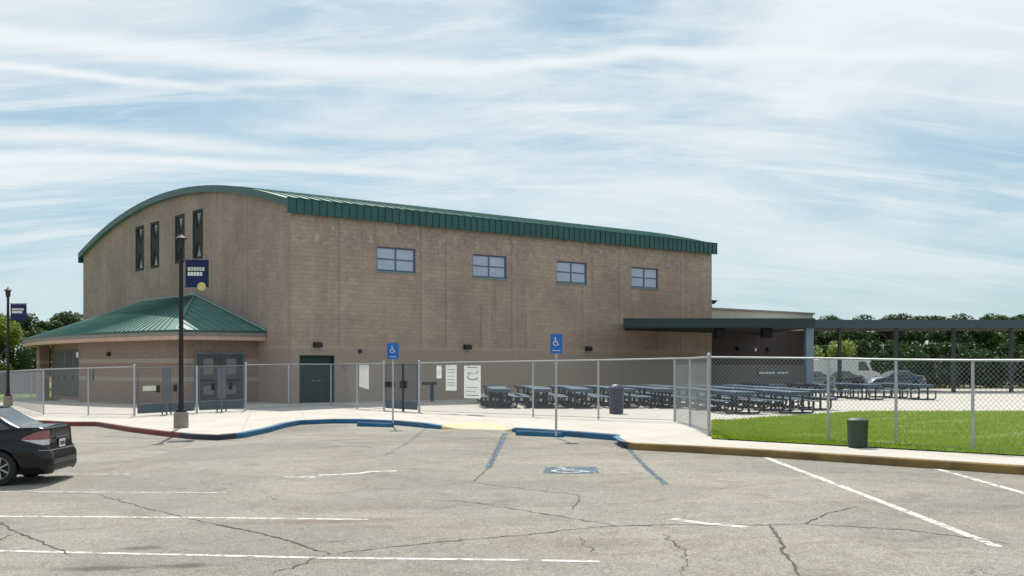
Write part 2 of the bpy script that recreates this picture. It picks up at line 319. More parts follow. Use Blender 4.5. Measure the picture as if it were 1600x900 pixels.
# hairline map cracking
vo = q.t.nodes.new('ShaderNodeTexVoronoi'); vo.feature = 'DISTANCE_TO_EDGE'; vo.inputs['Scale'].default_value = 0.55
wv = q.t.nodes.new('ShaderNodeVectorMath'); wv.operation = 'MULTIPLY_ADD'; nz = q.t.nodes.new('ShaderNodeTexNoise'); nz.inputs['Scale'].default_value = 1.2; nz.inputs['Detail'].default_value = 6
q.lk(q.tc, nz.inputs['Vector']); q.lk(nz.outputs['Color'], wv.inputs[0]); wv.inputs[1].default_value = (1.4, 1.4, 0); q.lk(q.tc, wv.inputs[2]); q.lk(wv.outputs[0], vo.inputs['Vector'])
cr = q.rng(vo.outputs['Distance'], 0.002, 0.012, 1, 0); gate = q.rng(q.noise(0.3, 3), .48, .62)
c = q.mix(q.math('MULTIPLY', q.math('MULTIPLY', cr, gate), .55), c, (0.45, 0.44, 0.43), 'MULTIPLY')
q.bump(sp, 0.5, 0.012); M['asphalt'] = q.col(c)

q = NB('pale_concrete', 0.9)
sp = q.noise(30, 4, .7); md = q.noise(0.5, 6, .65)
c = q.mix(q.rng(sp, .3, .7), (0.47, 0.445, 0.40), (0.57, 0.545, 0.49)); c = q.mix(q.rng(md, .35, .7, 0, .8), c, (0.86, 0.845, 0.82), 'MULTIPLY')
o_ = q.sep(q.mapping(rot=(0, 0, R(-8))))
for ax, per in ((0, 1.9), (1, 1.9)):
    w = q.math('ABSOLUTE', q.math('SUBTRACT', q.math('FRACT', q.math('DIVIDE', o_[ax], per)), 0.5))
    c = q.mix(q.rng(w, 0.004, 0.010, 0.55, 0.0), c, (0.5, 0.48, 0.45), 'MULTIPLY')
q.bump(sp, .25, .01); M['concrete'] = q.col(c)
q = NB('grass_ground', 0.95)
a = q.noise(0.8, 6, .7); b_ = q.noise(14, 4, .8)
c = q.mix(q.rng(a, .35, .65), (0.13, 0.23, 0.012), (0.20, 0.28, 0.02)); c = q.mix(q.rng(q.noise(.9, 6, .8, dist=1), .58, .72, 0, .8), c, (0.22, 0.18, 0.08)); c = q.mix(q.rng(b_, .3, .7), c, (0.6, 0.65, 0.6), 'MULTIPLY'); q.bump(b_, .8, .04); M['grass'] = q.col(c)
q = NB('dry_ground', 0.95)
a = q.noise(0.05, 6, .7); b_ = q.noise(4, 4, .8)
c = q.mix(q.rng(a, .4, .6), (0.13, 0.16, 0.05), (0.24, 0.21, 0.13)); c = q.mix(q.rng(b_, .3, .7), c, (0.75, 0.75, 0.7), 'MULTIPLY'); M['ground'] = q.col(c)
def leafm(name, c1, c2):
    q = NB(name, 0.55); n = q.noise(1.1, 4, .7); r = q.t.nodes.new('ShaderNodeNewGeometry')
    c = q.mix(q.rng(n, .35, .65), c1, c2); c = q.mix(q.math('MULTIPLY', r.outputs['Random Per Island'], 0.5), c, tuple(x * 1.7 for x in c2))
    q.b.inputs['Subsurface Weight'].default_value = 0.0
    tr = q.t.nodes.new('ShaderNodeBsdfTranslucent'); ms = q.t.nodes.new('ShaderNodeMixShader'); ms.inputs[0].default_value = 0.3
    q.lk(c, tr.inputs[0]); q.lk(q.b.outputs[0], ms.inputs[1]); q.lk(tr.outputs[0], ms.inputs[2]); q.lk(ms.outputs[0], q.t.nodes['Material Output'].inputs[0])
    return q.col(c)
M['leaf_dark'] = leafm('dark_leaves', (0.018, 0.045, 0.012), (0.045, 0.085, 0.022))
M['leaf_lime'] = leafm('lime_leaves', (0.12, 0.17, 0.02), (0.22, 0.28, 0.045))
M['leaf_mid'] = leafm('mid_leaves', (0.035, 0.07, 0.018), (0.07, 0.12, 0.03))
M['blade'] = leafm('grass_blades', (0.19, 0.30, 0.012), (0.30, 0.38, 0.025))

# ------------------------------------------------------------------ mesh helpers
class MB:
    def __init__(s): s.v = []; s.f = []; s.mi = []; s.cur = 0
    def add(s, vs, fs):
        b = len(s.v); s.v += [tuple(v) for v in vs]
        for f in fs: s.f.append(tuple(i + b for i in f)); s.mi.append(s.cur)
    def box(s, x0, x1, y0, y1, z0, z1, T=None, bev=0.0):
        x0, x1 = min(x0, x1), max(x0, x1); y0, y1 = min(y0, y1), max(y0, y1); z0, z1 = min(z0, z1), max(z0, z1)
        b = min(bev, (x1 - x0) * .3, (y1 - y0) * .3, (z1 - z0) * .3)
        if b <= 0:
            vs = [(x, y, z) for z in (z0, z1) for y in (y0, y1) for x in (x0, x1)]
            fs = [(0, 2, 3, 1), (4, 5, 7, 6), (0, 1, 5, 4), (2, 6, 7, 3), (0, 4, 6, 2), (1, 3, 7, 5)]
        else:
            prof = [(z0, b), (z0 + b, 0), (z1 - b, 0), (z1, b)]; vs = []; fs = []
            for z, i in prof:
                X0, X1, Y0, Y1 = x0 + i, x1 - i, y0 + i, y1 - i
                vs += [(X0 + b, Y0, z), (X1 - b, Y0, z), (X1, Y0 + b, z), (X1, Y1 - b, z), (X1 - b, Y1, z), (X0 + b, Y1, z), (X0, Y1 - b, z), (X0, Y0 + b, z)]
            for k in range(3):
                for i in range(8): j = (i + 1) % 8; fs.append((k * 8 + i, k * 8 + j, k * 8 + 8 + j, k * 8 + 8 + i))
            fs.append(tuple(range(7, -1, -1))); fs.append(tuple(range(24, 32)))
        if T is not None: vs = [T @ Vector(v) for v in vs]
        s.add(vs, fs); return s
    def tube(s, pts, r, n=8, r2=None):
        pts = [Vector(p) for p in pts]; m = len(pts); vs = []; up = None
        for i, p in enumerate(pts):
            d = (pts[min(i + 1, m - 1)] - pts[max(i - 1, 0)]).normalized()
            a = up if up is not None and abs(up.dot(d)) < .9 else (Vector((0, 0, 1)) if abs(d.z) < .9 else Vector((1, 0, 0)))
            u = (a - d * a.dot(d)).normalized(); up = u; w = d.cross(u)
            rr = r if r2 is None else r + (r2 - r) * i / (m - 1)
            for k in range(n):
                t = 2 * math.pi * (k + .5) / n; vs.append(p + (u * math.cos(t) + w * math.sin(t)) * rr)
        fs = [(i * n + k, i * n + (k + 1) % n, (i + 1) * n + (k + 1) % n, (i + 1) * n + k) for i in range(m - 1) for k in range(n)]
        fs.append(tuple(range(n - 1, -1, -1))); fs.append(tuple(range((m - 1) * n, m * n))); s.add(vs, fs); return s
    def lathe(s, prof, n=16, c=(0, 0, 0), axis='z', cap=True):
        vs = []
        for r, h in prof:
            for k in range(n):
                t = 2 * math.pi * (k + .5) / n; a, b = r * math.cos(t), r * math.sin(t)
                v = {'z': (a, b, h), 'y': (a, h, b), 'x': (h, a, b)}[axis]; vs.append((v[0] + c[0], v[1] + c[1], v[2] + c[2]))
        m = len(prof)
        fs = [(i * n + k, i * n + (k + 1) % n, (i + 1) * n + (k + 1) % n, (i + 1) * n + k) for i in range(m - 1) for k in range(n)]
        if cap: fs.append(tuple(range(n - 1, -1, -1))); fs.append(tuple(range((m - 1) * n, m * n)))
        s.add(vs, fs); return s
    def prism(s, poly, d):     # extrude planar polygon by vector d
        n = len(poly); d = Vector(d); p = [Vector(v) for v in poly]
        s.add(p + [v + d for v in p], [tuple(range(n - 1, -1, -1)), tuple(range(n, 2 * n))] + [(i, (i + 1) % n, n + (i + 1) % n, n + i) for i in range(n)]); return s
    def grid(s, rows):         # list of rows of points
        n = len(rows[0]); s.add([p for r in rows for p in r], [(i * n + j, i * n + j + 1, (i + 1) * n + j + 1, (i + 1) * n + j) for i in range(len(rows) - 1) for j in range(n - 1)]); return s
    def build(s, name, m, parent=None, smooth=False, loc=None):
        me = bpy.data.meshes.new(name); me.from_pydata(s.v, [], s.f)
        for x in (m if isinstance(m, (list, tuple)) else [m]): me.materials.append(x)
        if isinstance(m, (list, tuple)): me.polygons.foreach_set('material_index', s.mi)
        if smooth: me.polygons.foreach_set('use_smooth', [True] * len(me.polygons))
        me.update(); o = bpy.data.objects.new(name, me); COL.objects.link(o)
        if smooth == 'auto':
            try: me.set_sharp_from_angle(angle=R(35))
            except Exception: pass
        if parent: o.parent = parent
        if loc is not None: o.location = loc
        return o
def thing(name, label, cat, loc=(0, 0, 0), rz=0.0, group=None):
    o = bpy.data.objects.new(name, None); COL.objects.link(o); o.location = loc; o.rotation_euler = (0, 0, rz); o.empty_display_size = .2
    o['label'] = label; o['category'] = cat
    if group: o['group'] = group
    return o
def tag(o, label, cat, group=None):
    o['label'] = label; o['category'] = cat
    if group: o['group'] = group
    return o
def struct(o, kind='structure'): o['kind'] = kind; return o
def copy_tree(o, parent=None, loc=None, rz=None, label=None):
    c = o.copy(); COL.objects.link(c)
    if parent is not None: c.parent = parent
    if loc is not None: c.location = loc
    if rz is not None: c.rotation_euler = (0, 0, rz)
    if label: c['label'] = label
    for ch in list(o.children): copy_tree(ch, c)
    return c

# ------------------------------------------------------------------ ground sheets
xs = sorted(set([-3000, -1500, -800, -400, -200, -120, -90] + list(range(-70, 71, 5)) + [90, 120, 200, 400, 800, 1500, 3000]))
ys = sorted(set([-400, -150, -60] + list(range(-40, 121, 5)) + [150, 200, 300, 500, 900, 1800, 4000]))
mb = MB(); mb.grid([[(x, y, zl(x, y) - .12) for x in xs] for y in ys]); struct(mb.build('ground', M['ground']))
# kerb line in photo pixels (top edge of the kerb)
K = [(-700, 664, 1), (-300, 660, 1), (0, 657, 1), (70, 657, 1), (105, 659, 1), (150, 659, 1), (200, 667, 1), (250, 673, 1), (300, 678, 1), (340, 679.5, 1), (380, 676, 1), (420, 668, 1), (445, 661, 1), (470, 656.5, 1), (520, 654.5, 1), (560, 654.5, 1),
     (620, 657, 1), (660, 660.5, 1), (685, 664.5, .75), (715, 670, .08), (785, 672, .08), (805, 668, .9), (830, 669.5, 1), (900, 674, 1), (962, 679, 1), (968, 682, 1), (985, 692, 1), (1050, 695, 1), (1100, 697.5, 1), (1200, 703, 1), (1330, 711, 1), (1600, 728, 1), (2100, 760, 1)]
def interp(px):
    for a, b in zip(K, K[1:]):
        if a[0] <= px <= b[0]:
            t = (px - a[0]) / (b[0] - a[0]); return a[1] + (b[1] - a[1]) * t, a[2] + (b[2] - a[2]) * t
    return K[-1][1:]
cols = sorted(set(list(range(-700, 0, 50)) + list(range(0, 1340, 10)) + list(range(1340, 2101, 40)) + [k[0] for k in K]))
KP = []
for px in cols:
    y, h = interp(px); p = G(px, y, KH * h); KP.append((px, Vector((p.x, p.y)), h))
mb = MB(); rows = []
for t in [1.0, .9, .8, .7, .6, .5, .4, .3, .2, .1, .05]:
    rows.append([(p.x * t, p.y * t, zl(p.x * t, p.y * t)) for _, p, _ in KP])
mb.grid(rows)
ysb = [-80, -40, -10, 1.0]; xa = KP[0][1] * .05; xb = KP[-1][1] * .05
struct(mb.build('parking_lot', M['asphalt'], smooth=True))
mb = MB(); mb.grid([[(x, y, zl(x, y) - .006) for x in range(-120, 121, 5)] for y in (-60, -40, -20, -5, 0, 4, 8, 12)]); struct(mb.build('parking_lot_rear', M['asphalt']))
# kerb solid: 0.16 wide
KW = 0.16
def kerb_sec(i):
    px, p, h = KP[i]
    a = KP[max(i - 1, 0)][1]; b = KP[min(i + 1, len(KP) - 1)][1]; t = (b - a).normalized(); n = Vector((-t.y, t.x))
    if n.y < 0: n = -n
    o = p; i_ = p + n * KW; z = zl(p.x, p.y); H = max(KH * h, .012)
    return [(o.x, o.y, z - .05), (o.x, o.y, z + H - .02), (o.x + n.x * .02, o.y + n.y * .02, z + H), (i_.x, i_.y, z + H)]
mb = MB(); sec = [kerb_sec(i) for i in range(len(KP))]
for i in range(len(KP) - 1):
    px = (KP[i][0] + KP[i + 1][0]) / 2
    mb.cur = 0 if px < 285 else 1 if px < 372 else 2 if px < 688 else 3 if px < 800 else 2 if px < 980 else 4
    mb.add(sec[i] + sec[i + 1], [(0, 4, 5, 1), (1, 5, 6, 2), (2, 6, 7, 3)])
struct(mb.build('kerb', [M['kerb_red'], M['kerb_dark'], M['kerb_blue'], M['yellow_fade'], M['kerb_yellow']]))
# sidewalk behind the kerb, out to the buildings
mb = MB(); rows = []
def walk_far(px): return 57 if px < 90 else (57 + (px - 90) * .4 if px < 130 else 78)
for t in [0, .02, .05, .1, .18, .28, .4, .55, .75, 1.0]:
    r = []
    for i, (px, p, h) in enumerate(KP):
        k0 = Vector(sec[i][2][:2]); far = Vector(((px - CX) / F, 1)) * max(walk_far(px), p.y + 6)
        w = k0 + (far - k0) * t; hh = (KH * h - .006) if t == 0 else (KH * (h + (1 - h) * min(1, t / .10)))
        r.append((w.x, w.y, zl(w.x, w.y) + max(hh, .012)))
    rows.append(r)
mb.grid(rows); struct(mb.build('sidewalk', M['concrete'], smooth=True))
def walk(px, py): return G(px, py, KH)
def sheet(name, m, polypx, dz, h=0.0, sub=1):   # flat patch on the ground from a pixel outline
    P = [G(a, b, h) for a, b in polypx]
    mb = MB(); mb.add([(p.x, p.y, p.z + dz) for p in P], [tuple(range(len(P)))]); o = mb.build(name, m); return o
# yellow tinted ramp flare
mb = MB(); A_ = []; B_ = []
for px in range(690, 801, 10):
    i = [k[0] for k in KP].index(px) if px in [k[0] for k in KP] else None
    if i is None: continue
    a = Vector(sec[i][3]); f = Vector(((px - CX) / F, 1, 0)); b = a + Vector((f.x, f.y, 0)) * (.3 + 1.6 * math.sin(math.pi * (px - 690) / 110))
    hb = KH * (KP[i][2] + (1 - KP[i][2]) * min(1, ((b - a).length / 45) / .10))
    A_.append((a.x, a.y, a.z + .006)); B_.append((b.x, b.y, zl(b.x, b.y) + hb + .012))
mb.grid([A_, B_]); struct(mb.build('painted_ramp', M['yellow_fade']))
# lawn beyond the right-hand fence, and lawn strip far left
lawn = [(1112, 686), (1200, 689.5), (1300, 694), (1450, 703), (1700, 720), (1700, 640), (1450, 640), (1330, 643.5), (1250, 648), (1180, 653), (1112, 659)]
LP = [walk(a, b) for a, b in lawn]
mb = MB(); n_ = 24
top = [walk(1112 + (1700 - 1112) * i / n_, 0 or (659 - 16 * min(1, (1112 + 588 * i / n_ - 1112) / 230))) for i in range(n_ + 1)]
bot = [walk(1112 + 588 * i / n_, 686 + (588 * i / n_) * .055) for i in range(n_ + 1)]
rows = []
for t in [j / 10 for j in range(11)]:
    rows.append([(a.x + (b.x - a.x) * t, a.y + (b.y - a.y) * t, zl(a.x + (b.x - a.x) * t, a.y + (b.y - a.y) * t) + KH + .02) for a, b in zip(bot, top)])
mb.grid(rows); struct(mb.build('lawn', M['grass']))
mb = MB()
def dens(x, y): return math.sin(x * 1.3 + 2 * math.sin(y * .9)) * math.sin(y * 1.7 + 1.5 * math.sin(x * .7))
for _ in range(52000):
    i = random.random() ** 1.3 * n_; j = min(int(i), n_ - 1); f = i - j; t = random.random() ** 1.2
    b = bot[j].lerp(bot[j + 1], f); a = top[j].lerp(top[j + 1], f); p = b.lerp(a, t); z = zl(p.x, p.y) + KH + .02
    if dens(p.x, p.y) > .55 and random.random() < .75: continue
    if (t < .03 or t > .97) and random.random() < .5: continue
    w = random.uniform(.008, .016); hgt = random.uniform(.03, .085); an = random.uniform(0, math.pi); lx, ly = random.uniform(-.03, .03), random.uniform(-.03, .03)
    cx_, sx_ = math.cos(an) * w, math.sin(an) * w
    mb.add([(p.x - cx_, p.y - sx_, z - .005), (p.x + cx_, p.y + sx_, z - .005), (p.x + lx, p.y + ly, z + hgt)], [(0, 1, 2)])
gr = struct(mb.build('grass', M['blade']), 'stuff'); tag(gr, 'short green grass growing behind the fence at the right', 'grass')
mb = MB(); mb.grid([[(x, y, zl(x, y) + .06) for x in range(-75, -18, 4)] for y in (57, 60, 66, 75, 90)]); struct(mb.build('far_lawn', M['grass']))

# painted lines on the lot (thin films 4 mm up)
def line(name, pts, w, m, dz=.004):
    P = [G(a, b) for a, b in pts]; Lr, Rr = [], []; Q = []
    for a, b in zip(P, P[1:]):
        n = max(1, int((b - a).length / .5))
        Q += [a.lerp(b, i / n) for i in range(n)]
    Q.append(P[-1])
    for i, p in enumerate(Q):
        t = (Q[min(i + 1, len(Q) - 1)] - Q[max(i - 1, 0)]).normalized(); n = Vector((-t.y, t.x, 0)) * w / 2
        for s_, l in ((1, Lr), (-1, Rr)):
            v = p + n * s_; l.append((v.x, v.y, zl(v.x, v.y) + dz))
    mb = MB(); mb.grid([Lr, Rr]); return struct(mb.build(name, m))
line('painted_line', [(-60, 859), (0, 861), (500, 872), (825, 875.5)], .10, M['line_white'])
line('painted_line', [(845, 876), (938, 878)], .10, M['line_white'])
line('painted_line', [(-200, 803), (0, 807), (300, 809), (575, 812)], .10, M['line_white'])
line('painted_line', [(-100, 769), (50, 769), (355, 770)], .10, M['line_faint'])
line('painted_line', [(60, 741), (207, 741)], .11, M['line_faint'])
line('painted_line', [(208, 707), (262, 707)], .12, M['line_faint'])
line('painted_line', [(1050, 811), (1100, 818), (1168, 824)], .15, M['line_white'])
line('painted_line', [(1196, 715), (1330, 766), (1560, 855)], .12, M['line_white'])
line('painted_line', [(1445, 728), (1640, 782)], .12, M['line_white'])
line('painted_line', [(445, 745), (492, 746)], .14, M['line_white'])
line('painted_line', [(498, 743), (530, 741.5), (560, 740), (580, 737), (620, 736)], .15, M['line_white'])
line('painted_line', [(790, 677), (776, 705), (763, 731)], .14, M['line_blue'])
line('painted_line', [(975, 694), (988, 708), (1010, 731), (1041, 758)], .11, M['line_blue'])
line('painted_line', [(668, 668), (640, 690), (600, 713)], .12, M['line_faint_blue'])
line('painted_line', [(505, 699), (545, 697), (590, 700)], .25, M['line_faint_blue'])
# cracks: jittered ribbons
def crack(pts, w=.03, jit=.05, m='crack'):
    P = [G(a, b) for a, b in pts]; Q = []
    for a, b in zip(P, P[1:]):
        n = max(2, int((b - a).length / .10))
        for i in range(n):
            v = a.lerp(b, i / n)
            if i: v += Vector((random.uniform(-jit, jit), random.uniform(-jit, jit), 0))
            Q.append(v)
    Q.append(P[-1]); A, B = [], []
    for i, p in enumerate(Q):
        t = (Q[min(i + 1, len(Q) - 1)] - Q[max(i - 1, 0)]).normalized(); ww = w * random.uniform(.25, 1.15) * min(1, .2 + i / 4, .2 + (len(Q) - 1 - i) / 4) / 2
        n = Vector((-t.y, t.x, 0)) * ww
        for l, s_ in ((A, 1), (B, -1)):
            v = p + n * s_; l.append((v.x, v.y, zl(v.x, v.y) + .0055))
    mb = MB(); mb.grid([A, B]); struct(mb.build('asphalt_crack', M[m]))
crack([(1203, 819), (1213, 838), (1224, 852), (1223, 864), (1238, 878), (1243, 890), (1256, 905)], .045, .022)
crack([(515, 866), (600, 856), (700, 846), (830, 835), (900, 827), (960, 822), (1050, 820), (1170, 821), (1260, 819), (1290, 803), (1340, 792)], .032, .03)
crack([(330, 818), (400, 832), (455, 846), (515, 866)], .05, .03)
crack([(515, 866), (470, 882), (425, 897)], .03)
crack([(-10, 812), (25, 832), (60, 845), (112, 868)], .04, .03)
crack([(-10, 850), (10, 838), (25, 832)], .03)
crack([(785, 678), (765, 730), (738, 754)], .03, .02)
crack([(738, 754), (800, 762), (902, 773), (905, 780), (893, 797)], .022, .03)
crack([(660, 780), (740, 785), (830, 800), (960, 821)], .024, .03)
crack([(150, 772), (230, 795), (330, 818)], .025, .03)
crack([(905, 838), (930, 868)], .02); crack([(1035, 835), (1070, 862), (1068, 900)], .02)
crack([(975, 694), (1003, 724), (1040, 757)], .018, .02)
crack([(-10, 765), (60, 770), (150, 772)], .02); crack([(1256, 819), (1420, 828), (1580, 850)], .03)
crack([(140, 681), (300, 688), (480, 690), (640, 682), (760, 686)], .04, .03, 'tar')
# wheelchair symbol helper (flat polygons in a u,v plane; unit height 1)
def isa(mb, T, s=1.0):
    def P(u, v): return T @ Vector((u * s, v * s, 0))
    def poly(pts): mb.add([P(*p) for p in pts], [tuple(range(len(pts)))])
    poly([(-.08 + .085 * math.cos(a * math.pi / 6), .40 + .085 * math.sin(a * math.pi / 6)) for a in range(12)])
    def seg(a, b, w=.075):
        a = Vector(a); b = Vector(b); d = (b - a).normalized(); n = Vector((-d.y, d.x)) * w / 2; a = a - d * w * .3; b = b + d * w * .3
        poly([tuple(a + n), tuple(a - n), tuple(b - n), tuple(b + n)])
    seg((-.08, .26), (-.04, -.06), .09); seg((-.07, .12), (.16, .12), .06); seg((-.04, -.06), (.18, -.06), .08); seg((.18, -.09), (.27, -.34), .08); seg((.27, -.34), (.36, -.31), .06)
    n = 16; c = (-.05, -.16)
    for i in range(n):
        a0 = R(115 + 235 * i / n); a1 = R(115 + 235 * (i + 1) / n)
        poly([(c[0] + .27 * math.cos(a0), c[1] + .27 * math.sin(a0)), (c[0] + .27 * math.cos(a1), c[1] + .27 * math.sin(a1)), (c[0] + .20 * math.cos(a1), c[1] + .20 * math.sin(a1)), (c[0] + .20 * math.cos(a0), c[1] + .20 * math.sin(a0))])
c0 = G(890, 735)
cnr = [G(848, 740), G(937, 740), G(932, 729.5), (G(852, 729.5))]
mb = MB(); mb.add([(p.x, p.y, zl(p.x, p.y) + .004) for p in cnr], [(0, 1, 2, 3)]); struct(mb.build('painted_parking_symbol', M['line_blue']))
mb = MB(); T = Matrix.Translation(Vector((c0.x, c0.y - .02, c0.z + .0085))); isa(mb, T, 1.15); struct(mb.build('painted_wheelchair_mark', worn('worn_symbol_white', (.6, .62, .62), .36, .56, 14)))

# ------------------------------------------------------------------ gymnasium (local frame: x along the long wall, y along the gable wall)
ANG = math.atan2(.593, .805); A0 = Vector((-6.0, 47.57, .15))
def gymthing(name, label, cat): return thing(name, label, cat, A0, ANG)
LX, LY = 29.07, 27.76; EV = 8.49                     # local heights (above .15)
def arch(s, e=EV + .31, rise=2.04):                        # underside of roof edge along the gable
    return e + rise * (1 - ((s - LY / 2) / (LY / 2)) ** 2)
gym = gymthing('gymnasium', 'large tan block gymnasium with green barrel roof behind the fence', 'building')
def holed(mb, u0, u1, topf, holes, axis, face, depth, step=1.0, z0=-.6):
    """vertical wall sheet in plane (axis=0: y=face, axis=1: x=face); holes (ua,ub,za,zb) get reveals going 'depth' inwards"""
    brk = sorted(set([u0, u1] + [h[0] for h in holes] + [h[1] for h in holes] + [u0 + i * step for i in range(1, int((u1 - u0) / step))]))
    P = (lambda u, z, d=0: (u, face + d, z)) if axis == 0 else (lambda u, z, d=0: (face + d, u, z))
    for a, b in zip(brk, brk[1:]):
        m = (a + b) / 2; hs = sorted([(h[2], h[3]) for h in holes if h[0] < m < h[1]]); z = z0
        for (za, zb) in hs:
            if za > z: mb.add([P(a, z), P(b, z), P(b, za), P(a, za)], [(0, 1, 2, 3)])
            z = zb
        mb.add([P(a, z), P(b, z), P(b, topf(b)), P(a, topf(a))], [(0, 1, 2, 3)])
    for (a, b, za, zb) in holes:
        q_ = [(a, za), (b, za), (b, zb), (a, zb)]
        for (p, r_) in zip(q_, q_[1:] + q_[:1]): mb.add([P(*p), P(*r_), P(*r_, depth), P(*p, depth)], [(0, 1, 2, 3)])
WIN = [(5.72 + 5.8 * i - 1.13, 5.72 + 5.8 * i + 1.13, 6.17, 7.33) for i in range(4)]
DOOR = (.43, 2.24, 0, 2.15)
mb = MB(); holed(mb, 0, LX, lambda u: EV + .3, WIN + [DOOR], 0, 0, .18)
wl = mb.build('wall', M['gym_long'], gym); wl['label'] = 'long side wall of tan block with four windows'
GW = [(c - .62, c + .62, 7.22, 9.82) for c in (17.92, 15.67, 12.2, 9.9)]
mb = MB(); holed(mb, 0, LY, lambda u: arch(u) + .05, GW, 1, 0, .18, .9)
wl = mb.build('wall', M['gym_gable'], gym); wl['label'] = 'gable end wall with arched top and four tall crossed windows'
mb = MB(); holed(mb, 0, LY, lambda u: arch(u) + .05, [], 1, LX, .1, .9)
holed(mb, 0, LX, lambda u: EV + .3, [], 0, LY, .1); mb.build('wall', M['gym_gable'], gym)
# roof shell
ox, oy = .26, .16; n_ = 40; OXR = .14
def rtop(s): return arch(min(max(s, 0), LY)) + .31 + (0 if 0 <= s <= LY else -.02)
prof = [(-oy + (LY + 2 * oy) * i / n_) for i in range(n_ + 1)]
mb = MB(); mb.grid([[(-ox, s, rtop(s)) for s in prof], [(LX + OXR, s, rtop(s)) for s in prof]])
mb.grid([[(-ox, s, rtop(s) - .30) for s in prof], [(LX + OXR, s, rtop(s) - .30) for s in prof]])
for k in range(1, 49):       # standing seams run up and over
    x = -ox + k * (LX + ox + OXR) / 49
    a = [(x, s, rtop(s) + .002) for s in prof]; b = [(x, s, rtop(s) + .05) for s in prof]; c_ = [(x + .03, s, rtop(s) + .05) for s in prof]; d_ = [(x + .03, s, rtop(s) + .002) for s in prof]
    mb.grid([a, b, c_, d_])
mb.build('roof', M['green_roof'], gym, smooth='auto')
mb = MB(); mb.grid([[(-ox - .004, s, rtop(s) + .03) for s in prof], [(-ox - .004, s, rtop(s) - .31) for s in prof]])
mb.grid([[(LX + OXR, s, rtop(s) + .03) for s in prof], [(LX + OXR, s, rtop(s) - .3) for s in prof]])
for s0, s1 in ((-oy, -oy - .0),): pass
mb.build('gable_fascia', M['green'], gym)
# deep eave fascia with vertical ribs
mb = MB(); z1 = rtop(-oy) + .03; z0 = z1 - .66
mb.box(-ox - .03, LX + OXR + .03, -oy - .10, -oy, z0, z1)
mb.box(-ox, LX + OXR, -oy, -.002, z0 + .02, z0 + .05)
for k in range(0, 75):
    x = -ox + k * (LX + ox + OXR) / 74
    mb.box(x - .014, x + .014, -oy - .135, -oy - .10, z0 + .003, z1 - .003)
mb.box(-ox - .05, LX + OXR + .05, -oy - .13, -oy + .02, z1, z1 + .03)
mb.build('eave_fascia', M['green'], gym)
mb = MB(); mb.box(-ox, LX + OXR, LY + oy, LY + oy + .10, z0, z1); mb.box(-ox, LX + OXR, LY + .002, LY + oy, z0 + .02, z0 + .05); mb.build('eave_fascia', M['green'], gym)
for (a, b, za, zb) in WIN:
    mb = MB(); t = .075; y = .10
    fr = MB(); fr.box(a, b, y - .04, y + .04, za, za + t); fr.box(a, b, y - .04, y + .04, zb - t, zb); fr.box(a, a + t, y - .04, y + .04, za + t, zb - t); fr.box(b - t, b, y - .04, y + .04, za + t, zb - t)
    w_ = bpy.data.objects.new('window', None); COL.objects.link(w_); w_.parent = gym; w_.location = ((a + b) / 2, y, za)
    def sub(mbx, nm, m, par, off): 
        mbx.v = [(v[0] - off[0], v[1] - off[1], v[2] - off[2]) for v in mbx.v]; return mbx.build(nm, m, par)
    off = ((a + b) / 2, y, za); cxm = (a + b) / 2; czm = (za + zb) / 2
    fr.box(cxm - .035, cxm + .035, y - .035, y + .035, za + t, zb - t); fr.box(a + t, cxm - .035, y - .03, y + .03, czm - .03, czm + .03); fr.box(cxm + .035, b - t, y - .03, y + .03, czm - .03, czm + .03)
    sub(fr, 'frame', M['frame_blue'], w_, off)
    pn = MB(); pn.box(a + t, b - t, y - .006, y + .006, za + t, zb - t); sub(pn, 'pane', M['glass'], w_, off)
    sl = MB(); sl.box(a - .05, b + .05, -.035, .05, za - .07, za - .003); sub(sl, 'sill', M['teal_edge'], w_, off)
for (a, b, za, zb) in GW:
    x = .07; t = .15; off = (x, (a + b) / 2, za)
    w_ = bpy.data.objects.new('gable_window', None); COL.objects.link(w_); w_.parent = gym; w_.location = off
    fr = MB(); fr.box(x - .09, x + .05, a, b, za, za + t); fr.box(x - .09, x + .05, a, b, zb - t, zb); fr.box(x - .09, x + .05, a, a + t, za + t, zb - t); fr.box(x - .09, x + .05, b - t, b, za + t, zb - t)
    cz = (za + zb) / 2; cy = (a + b) / 2
    for (ya, zA, yb, zB) in ((a + t, za + t, b - t, zb - t), (b - t, za + t, a + t, zb - t)):
        d = Vector((yb - ya, zB - zA)).normalized(); n = Vector((-d.y, d.x)) * .085
        x0_ = x - .07 + (.004 if yb > ya else 0)
        fr.prism([(x0_, ya + n.x, zA + n.y), (x0_, yb + n.x, zB + n.y), (x0_, yb - n.x, zB - n.y), (x0_, ya - n.x, zA - n.y)], (.08, 0, 0))
    fr.prism([(x - .062, a + t, za + .55), (x - .062, a + t, zb - .55), (x - .062, cy, cz)], (.06, 0, 0)); fr.prism([(x - .062, b - t, za + .55), (x - .062, b - t, zb - .55), (x - .062, cy, cz)], (.06, 0, 0))
    sub(fr, 'frame', M['frame_dark'], w_, off)
    pn = MB(); pn.box(x + .01, x + .02, a + t, b - t, za + t, zb - t); sub(pn, 'pane', M['glass_dark'], w_, off)
